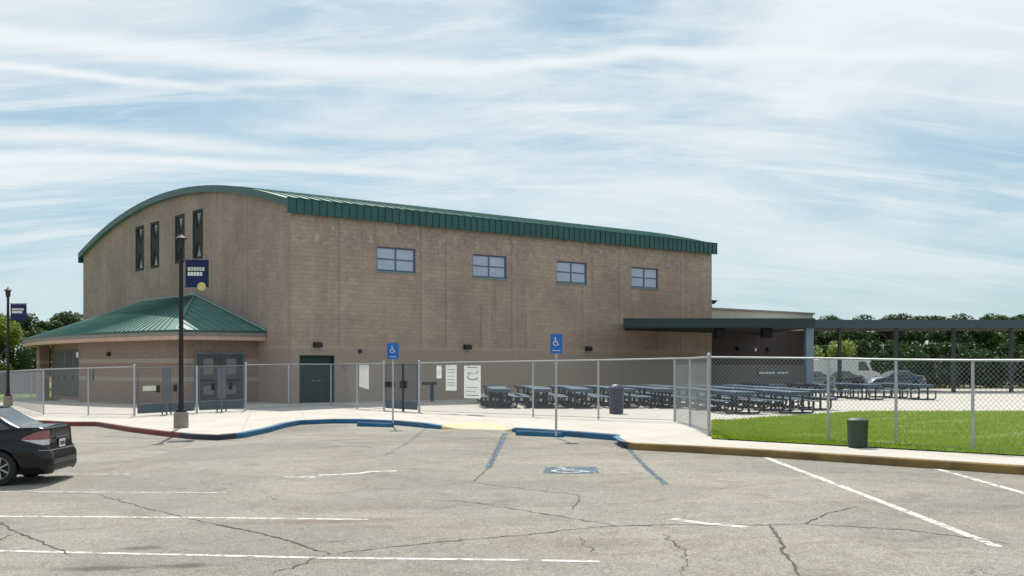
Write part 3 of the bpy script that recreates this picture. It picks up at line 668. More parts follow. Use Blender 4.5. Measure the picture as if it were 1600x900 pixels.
# double door
a, b, za, zb = DOOR; mb = MB(); mb.box(a, a + .06, -.02, .16, za, zb); mb.box(b - .06, b, -.02, .16, za, zb); mb.box(a + .06, b - .06, -.02, .16, zb - .06, zb); mb.build('door_frame', M['green_dark'], gym)
for (d0, d1, s_) in ((a + .065, (a + b) / 2 - .004, 1), ((a + b) / 2 + .004, b - .065, -1)):
    mb = MB(); mb.box(d0, d1, .09, .13, .01, zb - .065); dr = mb.build('door', M['green_dark'], gym)
    hm = MB(); hx = d1 - .08 if s_ > 0 else d0 + .08; hm.tube([(hx, .09, 1.0), (hx, .04, 1.0), (hx - s_ * .12, .04, 1.0)], .012); hm.build('handle', M['galv'], dr)
# wall packs
def wallpack(x, z, par, w=.42):
    mb = MB(); mb.prism([(x - w / 2, -.02, z - .12), (x - w / 2, -.20, z - .10), (x - w / 2, -.16, z + .10), (x - w / 2, -.02, z + .13)], (w, 0, 0)); p = mb.build('wall_lamp', M['black'], par)
    return p
for x in (1.32, 10.0, 18.5): wallpack(x, 2.62, gym)
mb = MB(); mb.box(3.55, 3.70, -.12, -.003, 2.28, 2.44, bev=.02); mb.build('security_camera', M['black'], gym)
mb = MB(); mb.box(2.75, 2.9, -.08, -.003, 1.5, 1.75, bev=.01); mb.build('junction_box', M['fascia_grey'], gym)

# ------------------------------------------------------------------ annex (lean-to entrance with hipped, bowed roof)
ann = gymthing('entrance_annex', 'low annex with pale green hipped metal roof against the gable end', 'building')
RR = 39.6; SC_ = 14.8; HS = 11.8
def ao(s, base=4.15): return base + (math.sqrt(RR * RR - (s - SC_) ** 2) - math.sqrt(RR * RR - HS * HS))
ZE, ZR = 3.26, 5.35
NE = 60; ev = [(SC_ - HS + 2 * HS * i / NE) for i in range(NE + 1)]
apx0, apx1 = 10.2, 17.6; s_r, s_l = 2.4, 27.2
E = [(-ao(s), s, ZE) for s in ev]; Rg = [(-.02, apx0 + (apx1 - apx0) * i / NE, ZR) for i in range(NE + 1)]
mb = MB(); mb.grid([[tuple(Vector(e).lerp(Vector(r), t)) for e, r in zip(E, Rg)] for t in (0, .25, .5, .75, 1)])
mb.add([(-.02, s_r, ZE), E[0], Rg[0]], [(0, 1, 2)]); mb.add([(-.02, s_l, ZE), Rg[-1], E[-1]], [(0, 1, 2)])
for i in range(2, NE - 1, 1):
    e = Vector(E[i]); r = Vector(Rg[i]); d = (r - e).normalized(); side = Vector((0, .012, 0)); up = Vector((0, 0, .045)); b_ = Vector((0, 0, -.003))
    mb.add([e - side + b_, e - side + up, e + side + up, e + side + b_, r - side + b_, r - side + up, r + side + up, r + side + b_], [(0, 4, 5, 1), (1, 5, 6, 2), (2, 6, 7, 3), (0, 1, 2, 3)])
for t in [j / 9 for j in range(1, 9)]:       # seams of the right hip slope
    e = Vector((-.02, s_r, ZE)).lerp(Vector(E[0]), t); r = Vector(Rg[0])
    # seam climbs perpendicular to the eave: clip against hip / wall line
    top_ = Vector((e.x, e.y + (apx0 - s_r) * (1 - t), ZE + (ZR - ZE) * (1 - t)))
    side = Vector((.012, 0, 0)); up = Vector((0, 0, .045)); b_ = Vector((0, 0, -.003))
    mb.add([e - side + b_, e - side + up, e + side + up, e + side + b_, top_ - side + b_, top_ - side + up, top_ + side + up, top_ + side + b_], [(0, 4, 5, 1), (1, 5, 6, 2), (2, 6, 7, 3), (0, 1, 2, 3)])
mb.build('roof', M['green_roof'], ann)
mb = MB(); mb.tube([(-.06, s_r - .1, ZE + .06), (-.06, apx0, ZR + .06), (-.06, apx1, ZR + .06), (-.06, s_l, ZE + .06)], .07, 6)
mb.tube([E[0], (-.06, apx0, ZR + .03)], .045, 6); mb.tube([E[-1], (-.06, apx1, ZR + .03)], .045, 6); mb.build('flashing', M['teal_edge'], ann)
out_ = [(-.02, s_r)] + [(e[0], e[1]) for e in E] + [(-.02, s_l)]
def ring(mb, outl, off0, off1, z0, z1):          # band following the eave outline between two insets
    def ins(o):
        r = []
        for i, p in enumerate(outl):
            a = Vector(outl[max(i - 1, 0)]); b = Vector(outl[min(i + 1, len(outl) - 1)]); t = (b - a).normalized(); n = Vector((t.y, -t.x))
            n = -n if n.dot(Vector((6, 13.9)) - Vector(p) if False else Vector((-0.0, SC_)) - Vector(p)) < 0 else n
            r.append(Vector(p) + n * o)
        return r
    a, b = ins(off0), ins(off1)
    mb.grid([[(v.x, v.y, z1) for v in a], [(v.x, v.y, z0) for v in a], [(v.x, v.y, z0) for v in b], [(v.x, v.y, z1) for v in b], [(v.x, v.y, z1) for v in a]])
mb = MB(); ring(mb, out_, -.10, .02, ZE - .06, ZE + .03); mb.build('roof_edge', M['green'], ann)
mb = MB(); ring(mb, out_, -.06, .10, ZE - .22, ZE - .062); mb.build('gutter', M['fascia_grey'], ann)
mb = MB(); ring(mb, out_, .02, .16, ZE - .42, ZE - .223); mb.build('fascia_board', M['fascia_tan'], ann)
sof = [(p[0], p[1], ZE - .38) for p in out_]; mb = MB(); mb.grid([[(0.0, p[1], p[2]) for p in sof], sof]); mb.build('soffit', M['fascia_tan'], ann)
# walls
zt = ZE - .385
def wo(s): return ao(s) - .72
S0 = 3.9; S1 = 13.0; S2 = 22.6
mb = MB(); pts = [(-3.3, S0)] + [(-wo(S0 + (S1 - S0) * i / 12), S0 + (S1 - S0) * i / 12) for i in range(1, 13)]
pts = [(-.0, 3.2)] + pts + [(-wo(S1) + .9, S1 + .02)]
mb.grid([[(p[0], p[1], -.6) for p in pts], [(p[0], p[1], zt) for p in pts]]); mb.build('wall', M['annex'], ann)
mb = MB(); pr = [(-wo(s) + .8, s) for s in [S1 + (S2 - S1) * i / 10 for i in range(11)]] + [(0, S2)]
mb.grid([[(p[0], p[1], -.6) for p in pr], [(p[0], p[1], zt) for p in pr]]); mb.build('recessed_wall', M['annex'], ann)
# grey doors in the recess
for k in range(5):
    sa = 13.4 + k * 1.45; sb = sa + 1.38; mb = MB(); P_ = [(-wo((sa + sb) / 2) + .74, sa), (-wo((sa + sb) / 2) + .74, sb)]
    x = P_[0][0]; mb.box(x, x + .05, sa, sb, .02, 2.55, bev=.01)
    for j in range(1, 6): mb.box(x - .012, x, sa + j * .23 - .01, sa + j * .23 + .01, .06, 2.5)
    dr = mb.build('door', M['panel_grey'], ann)
    hm = MB(); hm.box(x - .06, x - .013, sb - .16, sb - .12, .95, 1.15); hm.build('handle', M['black'], dr)
s = 22.0; xx = -wo(s); mb = MB(); mb.box(xx - .05, xx + .55, s - .30, s + .30, -.5, zt, bev=.02); cl = mb.build('column', M['annex'], ann)
mb = MB(); s = 13.2; mb.box(-wo(s) - .12, -wo(s) - .003, s - .35, s - .15, 2.1, 2.4, bev=.03); mb.build('wall_lamp', M['white'], ann)
s = 9.4; mb = MB(); mb.box(-wo(s) - .16, -wo(s) + .0, s - .12, s + .12, 2.15, 2.35, bev=.03); mb.build('wall_lamp', M['black'], ann)
for s in (11.2, 11.75): mb = MB(); mb.box(-wo(s) - .04, -wo(s) + .01, s - .14, s + .14, .95, 1.5, bev=.01); mb.build('electrical_box', M['panel_grey'], ann)
# glazed double door on the annex side facing the parking lot
dA = Vector((-2.9, 3.82)); dB = Vector((-.65, 3.34)); dv = (dB - dA).normalized(); nv = Vector((dv.y, -dv.x)); 
def dpt(u, o, z): p = dA + dv * u + nv * o; return (p.x, p.y, z)
def dbox(mb, u0, u1, o0, o1, z0, z1): mb.add([dpt(u, o, z) for z in (z0, z1) for o in (o0, o1) for u in (u0, u1)], [(0, 2, 3, 1), (4, 5, 7, 6), (0, 1, 5, 4), (2, 6, 7, 3), (0, 4, 6, 2), (1, 3, 7, 5)])
Ld = (dB - dA).length
mb = MB(); dbox(mb, 0, .08, .003, .09, 0, 2.3); dbox(mb, Ld - .08, Ld, .003, .09, 0, 2.3); dbox(mb, .08, Ld - .08, .003, .09, 2.2, 2.3); mb.build('door_frame', M['gate_frame'], ann)
for u0 in (.085, Ld / 2 + .005):
    mb = MB(); u1 = u0 + Ld / 2 - .095; dbox(mb, u0, u1, .01, .06, .02, 2.19); dr = mb.build('door', M['panel_grey'], ann)
    for zz0, zz1 in ((1.25, 2.0), (.35, .75)): g_ = MB(); dbox(g_, u0 + .3, u1 - .3, .061, .068, zz0, zz1); g_.build('pane', M['glass_dark'], dr)
    h_ = MB(); dbox(h_, u0 + .08, u1 - .08, .08, .11, .98, 1.03); h_.build('push_bar', M['black'], dr)

# ------------------------------------------------------------------ lower wing, roof vent, canopies
wing = gymthing('school_wing', 'low pale grey flat roofed wing joined to the far end of the gymnasium', 'building')
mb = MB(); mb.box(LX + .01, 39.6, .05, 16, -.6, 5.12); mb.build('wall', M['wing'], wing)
mb = MB(); mb.box(LX + .005, 39.7, -.03, 16.1, 5.122, 5.24); mb.build('parapet_cap', M['fascia_grey'], wing)
for i, x in enumerate((31.6, 34.6)):
    wallpack(x, 2.75, wing, .3)['label'] = 'small dark lamp on the shaded wall under the canopy'
mb = MB(); mb.box(33.25, 33.4, -.06, .045, 2.62, 2.82, bev=.02); mb.build('wall_lamp', M['white'], wing)
mb = MB(); mb.box(33.6, 36.8, -.02, .045, .95, 1.55); sg = mb.build('notice_board', M['print_grey'], wing)
mb = MB(); x = 33.7
for w_ in (.16, .2, .12, .25, .18, .1, .24): mb.box(x, x + w_, -.028, -.021, 1.2, 1.3); x += w_ + .06
mb.build('lettering', M['white'], sg); mb = MB(); x = 35.6
for w_ in (.2, .14, .22, .12, .18): mb.box(x, x + w_, -.028, -.021, 1.2, 1.3); x += w_ + .06
mb.build('lettering', M['white'], sg)
vent = thing('roof_vent', 'small dark hooded vent on the low roof beside the gymnasium corner', 'vent', A0 + Matrix.Rotation(ANG, 3, 'Z') @ Vector((LX + .55, 1.0, 5.24)), ANG)
mb = MB(); mb.box(-.25, .35, -.3, .3, 0, .28); mb.build('curb', M['frame_dark'], vent)
mb = MB(); mb.add([(-.35, -.4, .28), (.45, -.4, .28), (.45, .4, .28), (-.35, .4, .28), (-.5, -.55, .5), (.62, -.55, .5), (.62, .55, .5), (-.5, .55, .5)], [(0, 3, 2, 1), (4, 5, 6, 7), (0, 1, 5, 4), (1, 2, 6, 5), (2, 3, 7, 6), (3, 0, 4, 7)]); mb.build('hood', M['frame_dark'], vent)
can = thing('lunch_canopy', 'long dark green flat canopy over the outdoor tables beside the gymnasium wall', 'canopy', (15, 55, .15))
def onwall(t): return Vector((A0.x + .805 * t, A0.y + .593 * t))
cA = Vector((10.24, 55.0)); cB = Vector((20.05, 55.0)); wA = onwall(21.6) + Vector((.006, -.008)); wB = onwall(34.0) + Vector((.006, -.008))
def cslab(mb, pl, z0, z1): mb.prism([(p.x - 15, p.y - 55, z0 - .15) for p in pl], (0, 0, z1 - z0))
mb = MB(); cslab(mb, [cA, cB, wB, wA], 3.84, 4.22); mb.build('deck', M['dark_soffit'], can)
mb = MB(); mb.box(10.2 - 15, 20.1 - 15, -.06, -.003, 3.80 - .15, 4.28 - .15); e1 = cA - Vector((.04, .06)); e2 = wA - Vector((.04, 0))
mb.prism([(e1.x - 15, e1.y - 55 + .06, 3.65), (cA.x - 15 - .003, .0, 3.65), (wA.x - 15 - .003, wA.y - 55, 3.65), (e2.x - 15, e2.y - 55, 3.65)], (0, 0, .48))
mb.box(20.055 - 15, 20.11 - 15, 0.0, 10.5, 3.65, 4.13); mb.build('fascia', M['canopy_edge'], can)
mb = MB(); x = (1264 - CX) / F * 55.3 - 15; mb.box(x - .2, x + .2, .15, .5, 0, 3.68, bev=.03); mb.build('column', M['column'], can)
mb = MB(); x = 11.9 - 15; 
for (px, zz_) in ((1125, 3.5), (1198, 3.5)):
    mb = MB(); x = (px - CX) / F * 57.5 - 15; mb.box(x - .28, x + .28, 2.3, 2.75, 3.32 - .15, 3.84 - .152, bev=.04); mb.build('ceiling_lamp', M['black'], can)
fc = thing('walkway_canopy', 'distant slate coloured walkway canopy on thin posts right of the lunch canopy', 'canopy', (30, 68, .15))
mb = MB(); mb.box(24.75 - 30, 44 - 30, .06, 7, 4.15, 4.60); mb.build('deck', M['dark_soffit'], fc)
mb = MB(); mb.box(24.7 - 30, 44.05 - 30, 0, .058, 4.12, 4.64); mb.box(24.7 - 30, 24.748 - 30, .06, 7, 4.12, 4.64); mb.build('fascia', mat('slate_green_fascia', (.035, .07, .085), .5, .15), fc)
for px in (1312, 1400, 1490, 1580):
    mb = MB(); x = (px - CX) / F * 68.3 - 30; mb.box(x - .1, x + .1, .2, .4, 0, 4.15); mb.build('post', M['table_leg'], fc)

# ------------------------------------------------------------------ fences
def chain(mb, p0, p1, z0a, z1a, z0b, z1b, sp=.10, r=.0029):
    d = Vector((p1[0] - p0[0], p1[1] - p0[1], 0)); Lw = d.length; H = (z1a - z0a); dn = d.normalized(); nr = Vector((-dn.y, dn.x, 0))
    def P(u, v): t = u / Lw; z0 = z0a + (z0b - z0a) * t; z1 = z1a + (z1b - z1a) * t; return Vector((p0[0], p0[1], 0)) + dn * u + Vector((0, 0, z0 + (z1 - z0) * v / H))
    for sg in (1, -1):
        c = -H if sg > 0 else 0
        while c < (Lw if sg > 0 else Lw + H):
            # line u = c + sg*v
            v0, v1 = 0.0, H
            if sg > 0: v0 = max(0, -c); v1 = min(H, Lw - c)
            else: v0 = max(0, c - Lw); v1 = min(H, c)
            if v1 - v0 > .02:
                a = P(c + sg * v0, v0) + nr * r * sg * .7; b = P(c + sg * v1, v1) + nr * r * sg * .7; dd = (b - a).normalized(); s1 = dd.cross(nr).normalized() * r
                n1 = nr * r
                vs = [a + s1, a - s1 * .5 + n1 * .87, a - s1 * .5 - n1 * .87, b + s1, b - s1 * .5 + n1 * .87, b - s1 * .5 - n1 * .87]
                mb.add(vs, [(0, 1, 4, 3), (1, 2, 5, 4), (2, 0, 3, 5)])
            c += sp
def fence(label, posts, thick=(), first_last=True, mid=False, name='chain_link_fence'):
    """posts: (px, base_py, top_py)"""
    P = []
    for px, by, ty in posts:
        b = walk(px, by); P.append((b, zpx(ty, b.y)))
    o = P[0][0]; t = thing(name, label, 'fence', o)
    for i, (b, zt_) in enumerate(P):
        r = .042 if i in thick else .030
        mb = MB(); mb.tube([b - o - Vector((0, 0, .1)), Vector((b.x - o.x, b.y - o.y, zt_ - o.z + (.04 if i in thick else -.02)))], r, 10)
        if i in thick: mb.lathe([(r * 1.2, 0), (r * 1.15, .03), (r * .6, .06), (.002, .07)], 10, (b.x - o.x, b.y - o.y, zt_ - o.z + .03))
        mb.build('post', M['galv'], t, smooth='auto')
    mb = MB(); mb.tube([(b.x - o.x, b.y - o.y, zt_ - o.z) for b, zt_ in P], .024, 8); mb.build('top_rail', M['galv'], t, smooth='auto')
    mb = MB(); mb.tube([(b.x - o.x, b.y - o.y, b.z - o.z + .05) for b, zt_ in P], .008, 5); mb.build('bottom_wire', M['wire'], t)
    mb = MB()
    for (a, za), (b, zb) in zip(P, P[1:]): chain(mb, (a.x - o.x, a.y - o.y), (b.x - o.x, b.y - o.y), a.z - o.z + .04, za - o.z - .01, b.z - o.z + .04, zb - o.z - .01)
    mb.build('chain_link', M['wire'], t); return t
fence('grey chain link fence run at far left behind the black car', [(-260, 612, 583), (-120, 620, 582), (14, 632, 580), (68, 648, 577), (138, 649, 575), (210, 650, 573)], (5,))
fence('grey chain link fence run in front of the green double door', [(384, 641, 570), (451, 637, 569), (517, 634, 569), (558, 638, 568.5), (600, 641, 568)], (0, 4))
fence('grey chain link fence run with hung vinyl banners in front of the tables', [(655, 644, 567), (833, 651, 564), (935, 655, 562.5), (1054, 659, 560)], (0, 4), mid=True)
fence('short chain link fence return running back between two capped corner posts', [(1054.5, 659, 560), (1078, 667, 559.5), (1107, 681, 558)], ())
fence('grey chain link fence run along the lawn at the right', [(1107.5, 681, 558), (1294, 691, 560), (1400, 697, 562), (1520, 705, 563), (1640, 713, 563)], (0,))

def gate(label, pl, pr, tyl, tyr, bottom_clear=.12, style='double', name='gate'):
    a = walk(*pl); b = walk(*pr); za, zb_ = zpx(tyl, a.y), zpx(tyr, b.y); o = a.copy(); t = thing(name, label, 'gate', o)
    d = Vector((b.x - a.x, b.y - a.y, 0)); Lg = d.length; dn = d.normalized(); nr = Vector((dn.y, -dn.x, 0))
    def P(u, off, v):  # u 0..Lg, v metres above ground line
        f = u / Lg; return dn * u + nr * off + Vector((0, 0, (b.z - a.z) * f + v))
    H = min(za - a.z, zb_ - b.z) - .03
    def bar(mb, u0, v0, u1, v1, r=.022, off=0): mb.tube([P(u0, off, v0), P(u1, off, v1)], r, 8)
    def pan(mb, u0, u1, v0, v1, th=.008):
        mb.add([P(u, o_, v) for v in (v0, v1) for o_ in (-th, th) for u in (u0, u1)], [(0, 2, 3, 1), (4, 5, 7, 6), (0, 1, 5, 4), (2, 6, 7, 3), (0, 4, 6, 2), (1, 3, 7, 5)])
    return t, P, bar, pan, Lg, H, o
def double_gate(label, pl, pr, tyl, tyr, mirror=False, open_=0):
    t, P, bar, pan, Lg, H, o = gate(label, pl, pr, tyl, tyr)
    c = .10
    if pl[0] == 213:
        pass
    for (u0, u1) in ((.06, Lg / 2 - .03), (Lg / 2 + .03, Lg - .06)):
        leaf = bpy.data.objects.new('gate_leaf', None); COL.objects.link(leaf); leaf.parent = t
        mb = MB(); bar(mb, u0, c, u0, H); bar(mb, u1, c, u1, H); bar(mb, u0, H, u1, H); bar(mb, u0, c, u1, c); bar(mb, u0, .42, u1, .42); mb.build('frame', M['gate_frame'], leaf, smooth='auto')
        mb = MB(); pan(mb, u0 + .02, u1 - .02, c + .02, .41); mb.build('kick_panel', M['gate_grey'], leaf)
        mb = MB(); p0 = P(u0 + .02, 0, 0); p1 = P(u1 - .02, 0, 0); chain(mb, p0, p1, p0.z + .44, p0.z + H - .02, p1.z + .44, p1.z + H - .02, .085, .0032); mb.build('chain_link', M['wire'], leaf)
    mb = MB()
    for off in (-.16, 0.0, .16): bar(mb, Lg / 2 + off, .0 if off == 0 else .5, Lg / 2 + off, H, .035 if off == 0 else .018)
    pan(mb, Lg / 2 - .14, Lg / 2 + .14, .5, H * .98, .012); mb.build('latch_post', M['gate_frame'], t)
    for s_ in (-1, 1):
        mb = MB(); pan(mb, Lg / 2 + s_ * .34 - .07, Lg / 2 + s_ * .34 + .07, .85, 1.12, .05); mb.build('lock_box', M['black'], t)
        mb = MB(); bar(mb, Lg / 2 + s_ * .17, .0, Lg / 2 + s_ * .17, .46, .03); mb.build('drop_rod', M['gate_grey'], t)
    return t, P, pan, Lg
t, P, pan, Lg = double_gate('slate double gate with solid kick panels left of the black lamp post', (213, 650), (306, 645), 573, 571.5)
mb = MB(); pan(mb, .25, Lg / 2 - .35, .92, 1.1, .02); mb.build('notice_plate', M['cream'], t)
double_gate('slate double gate with solid kick panels right of the black lamp post', (309, 644.5), (383, 641.5), 571, 570)
# intermediate post between the two gates
b = walk(307.5, 645); mb = MB(); mb.tube([(0, 0, -.1), (0, 0, zpx(571, b.y) - b.z)], .045, 10); tag(mb.build('gate_post', M['galv'], loc=b, smooth='auto'), 'thick grey post standing between the two slate double gates', 'post')
# pedestrian gate behind the blue sign
t, P, bar, pan, Lg, H, o = gate('narrow dark mesh gate with lock boxes behind the left blue sign', (602, 641), (653, 644), 568, 567)
um = Lg * .56
for (u0, u1) in ((.05, um - .05), (um + .05, Lg - .05)):
    lf = bpy.data.objects.new('gate_leaf', None); COL.objects.link(lf); lf.parent = t
    mb = MB(); bar(mb, u0, .1, u0, H); bar(mb, u1, .1, u1, H); bar(mb, u0, H, u1, H); bar(mb, u0, .1, u1, .1); mb.build('frame', M['gate_grey'], lf)
    mb = MB(); p0 = P(u0, 0, 0); p1 = P(u1, 0, 0); chain(mb, p0, p1, p0.z + .1, p0.z + H, p1.z + .1, p1.z + H, .035, .0026); mb.build('dense_mesh', M['gate_grey'], lf)
    mb = MB(); pan(mb, u0 + .02, u1 - .02, .1, .38, .006); mb.build('kick_panel', M['gate_grey'], lf)
mb = MB(); bar(mb, um, 0, um, H + .02, .045); mb.build('center_post', M['black'], t)
for u in (.18, .46): mb = MB(); pan(mb, u - .1, u + .1, .88, 1.08, .07); mb.build('lock_box', M['black'], t)
mb = MB(); pan(mb, um - .12, um + .16, .85, 1.12, .08); mb.build('lock_box', M['black'], t)
# far left low privacy fence
fl = thing('privacy_fence', 'distant dark screened fence below the trees at far left', 'fence', (-28, 66, 0))
mb = MB(); mb.box(-40, 4.2, 0, .03, .1, 1.35); mb.build('screen', mat('dark_privacy_screen', (.022, .032, .040), .8, .2), fl)
for k in range(14): mb = MB(); x = -38 + k * 3.2; mb.tube([(x, -.06, -.3), (x, -.06, 1.45)], .03, 6); mb.build('post', M['galv'], fl)
mb = MB(); mb.tube([(-40, -.06, 1.42), (4.2, -.06, 1.42)], .022, 6); mb.build('top_rail', M['galv'], fl)

# ------------------------------------------------------------------ banners hung on the fence
def on_fence(px, ya, yb):  # distance of the fence line at px (between posts 655 and 1054 or 558-600)
    segs = [((517, 634), (558, 638)), ((558, 638), (600, 641)), ((655, 644), (833, 651))]
    for a, b in segs:
        if a[0] <= px <= b[0]:
            A, B = walk(*a), walk(*b); k = (px - CX) / F; dx_, dy_ = B.x - A.x, B.y - A.y
            t = (k * A.y - A.x) / (dx_ - k * dy_); return A.lerp(B, t)
def fbanner(label, x0, x1, y0, y1, seed, marks=(), skew=0):
    a = on_fence(x0, 0, 0); b = on_fence(x1, 0, 0); rnd = random.Random(seed); nx, nz = 10, 16; off = Vector((0, -.045, 0))
    o = a.copy(); z1 = zpx(y0, a.y); z0 = zpx(y1, a.y); o.z = z0; t = thing('vinyl_banner', label, 'banner', o, 0, None)
    d = Vector((b.x - a.x, b.y - a.y, 0)); ph = rnd.uniform(0, 6)
    def S(u, v, e=0): return d * u + off + Vector((0, -e - .012 * math.sin(v * 9 + ph) - .01 * math.sin(u * 7 + ph * 2 + v * 3), (z1 - z0) * v - skew * u * (1 - v)))
    mb = MB(); mb.grid([[tuple(S(i / nx, j / nz)) for i in range(nx + 1)] for j in range(nz + 1)])
    mb.build('sheet', M['vinyl'], t, smooth=True)
    if marks:
        mb = MB()
        for (u0, v0, u1, v1) in marks:
            n = 4; mb.grid([[tuple(S(u0 + (u1 - u0) * i / n, v0 + (v1 - v0) * j / n, .005)) for i in range(n + 1)] for j in range(n + 1)])
        mb.build('print', M['print_grey'], t)
    return t
fbanner('white vinyl banner hung left of the mesh gate, slanting bottom edge', 561.5, 576.5, 570, 604, 1, skew=.10)
fbanner('smallest white banner on the fence, right of the mesh gate', 682, 690, 571, 591, 2)
fbanner('white vinyl banner with faint lines between the smallest and the tallest', 696.5, 713.5, 570, 610, 3, [(.15, y, .85, y + .02) for y in (.2, .3, .42, .55, .68, .8)])
t = fbanner('tallest white vinyl banner with grey curved drawing on the fence', 725, 751, 571, 622, 4, [(.1, .08, .9, .10), (.1, .2, .7, .215), (.15, .32, .85, .335), (.2, .93, .8, .95), (.1, .98, .4, .99)])
a = on_fence(725, 0, 0); b = on_fence(751, 0, 0); d = Vector((b.x - a.x, b.y - a.y, 0)); z1 = zpx(571, a.y) - zpx(622, a.y)
mb = MB()
for (cu, cv, ru, rv, a0, a1) in ((.5, .80, .34, .06, 200, 380), (.52, .66, .36, .09, 170, 340), (.5, .60, .3, .05, 200, 350), (.42, .74, .2, .05, 60, 250)):
    for i in range(14):
        t0 = R(a0 + (a1 - a0) * i / 14); t1 = R(a0 + (a1 - a0) * (i + 1) / 14); w = .022
        def pt(tt, k): return tuple(d * (cu + ru * k * math.cos(tt)) + Vector((0, -.075, z1 * (cv + rv * k * math.sin(tt)))))
        mb.add([pt(t0, 1), pt(t1, 1), pt(t1, .82), pt(t0, .82)], [(0, 1, 2, 3)])
mb.build('drawing', M['print_grey'], t)

# ------------------------------------------------------------------ lamp posts
def lamp(label, base, ztop, base_m='base_conc'):
    t = thing('lamp_post', label, 'lamp post', base, 0, 'black lamp posts with banners'); H = ztop - base.z; s = 1.0
    mb = MB(); mb.lathe([(.225, -.1), (.225, .44), (.20, .48), (.0, .48)], 24, cap=False); mb.build('concrete_base', M[base_m], t, smooth='auto')
    mb = MB(); mb.lathe([(.17, .48), (.17, .54), (.11, .60), (.085, .75), (.075, 1.3), (.062, H - .50), (.075, H - .48), (.05, H - .42)], 16); mb.build('pole', M['black'], t, smooth='auto')
    ln = MB(); ln.lathe([(.05, H - .42), (.10, H - .40), (.11, H - .37), (.115, H - .10)], 8); lo = ln.build('lantern', M['lamp_glass'], t)
    cp = MB(); cp.lathe([(.19, H - .11), (.19, H - .085), (.10, H - .02), (.03, H + .03), (.012, H + .10)], 16); cp.build('cap', M['black'], lo, smooth='auto')
    rb = MB()
    for k in range(4): an = R(45 + 90 * k); rb.tube([(.10 * math.cos(an), .10 * math.sin(an), H - .40), (.125 * math.cos(an), .125 * math.sin(an), H - .10)], .012, 5)
    rb.build('lantern_rib', M['black'], lo)
    return t
def banner(label, base, z0, z1, w, x0=.10, emblem=True):
    t = thing('pole_banner', label, 'banner', (base.x, base.y - .0, z0)); h = z1 - z0; n = 8
    def S(u, v, e=0): return (x0 + w * u, -e - .015 * math.sin(u * 5 + v * 2), h * v)
    mb = MB(); mb.grid([[S(i / n, j / n) for i in range(n + 1)] for j in range(n + 1)]); mb.grid([[S(i / n, j / n, -.01) for i in range(n + 1)] for j in range(n + 1)]); mb.build('cloth', M['navy'], t, smooth=True)
    mb = MB(); mb.tube([(0, 0, h + .02), (x0 + w + .04, 0, h + .02)], .014, 6); mb.tube([(0, 0, -.035), (x0 + w + .04, 0, -.035)], .014, 6); mb.build('bracket', M['fascia_grey'] if emblem else M['black'], t)
    for k, (v, m, ww) in enumerate(((.60, 'cream', (.17, .12, .15, .13, .11, .16)), (.42, 'white', (.12, .15, .12, .16, .12)))):
        mb = MB(); u = .10; tot = sum(ww) + .025 * (len(ww) - 1); sc = (.72 if k == 0 else .62) / tot
        for q_ in ww:
            mb.grid([[S(u, v, .012), S(u + q_ * sc, v, .012)], [S(u, v + .135, .012), S(u + q_ * sc, v + .135, .012)]]); u += (q_ + .025) * sc
        mb.build('lettering', M[m], t)
    if emblem:
        cx_, cz_ = x0 + w * .70, h * .03; mb = MB(); mb.lathe([(.0, -.030), (.125, -.030), (.13, -.026), (.13, -.018), (.0, -.018)], 20, (cx_, 0, cz_), 'y', cap=False); mb.build('emblem', M['yellow'], t)
    return t
bp = walk(283, 668); lamp('near black lamp post on round concrete base beside the curved red kerb', bp, zpx(368, bp.y))
sc = bp.y / F; banner('navy banner with pale lettering and yellow disc on the near lamp post', bp, zpx(449, bp.y), zpx(406, bp.y), 36 * sc, 7 * sc)
bp2 = walk(12.5, 634); lamp('far black lamp post beyond the car at the left edge', bp2, zpx(451, bp2.y))
sc = bp2.y / F; banner('smaller navy banner on the far lamp post at the left edge', bp2, zpx(500, bp2.y), zpx(475, bp2.y), 25 * sc, 4 * sc, False)

# ------------------------------------------------------------------ accessible parking signs and wheel stops
def psign(label, base, zt_, w=.30, h=.46):
    t = thing('parking_sign', label, 'sign', base, 0, 'blue accessible parking signs'); H = zt_ - base.z
    mb = MB(); mb.tube([(0, 0, -.1), (0, 0, H - .03)], .030, 8); mb.build('post', M['galv'], t, smooth='auto')
    mb = MB(); n = 28; pl = []
    r = .05
    for (cx_, cz_, a0) in ((w / 2 - r, h / 2 - r, 0), (-w / 2 + r, h / 2 - r, 90), (-w / 2 + r, -h / 2 + r, 180), (w / 2 - r, -h / 2 + r, 270)):
        for k in range(5): a_ = R(a0 + 22.5 * k); pl.append((cx_ + r * math.cos(a_), -.035, H - h / 2 + cz_ + r * math.sin(a_)))
    mb.prism(pl, (0, -.006, 0)); mb.build('sign_plate', M['blue_sign'], t)
    pp = MB(); T = Matrix.Translation(Vector((-.01, -.0445, H - h * .40))) @ Matrix.Rotation(R(90), 4, 'X'); isa(pp, T, .24)
    pp.add([(-.10, -.0445, H - h + .07), (.10, -.0445, H - h + .07), (.10, -.0445, H - h + .085), (-.10, -.0445, H - h + .085)], [(0, 1, 2, 3)]); pp.build('symbol', M['white'], t)
    return t
b = G(614, 667, 0); psign('left blue parking sign on grey post beside the mesh gate', b, zpx(536, b.y), .36, .50)
mb = MB(); mb.box(-.06, .06, -.05, .0, zpx(568, b.y) - b.z - .03, zpx(568, b.y) - b.z + .05, bev=.01); 
b = walk(869, 675); psign('right blue parking sign on grey post in front of the tables', b, zpx(522, b.y), .31, .50)
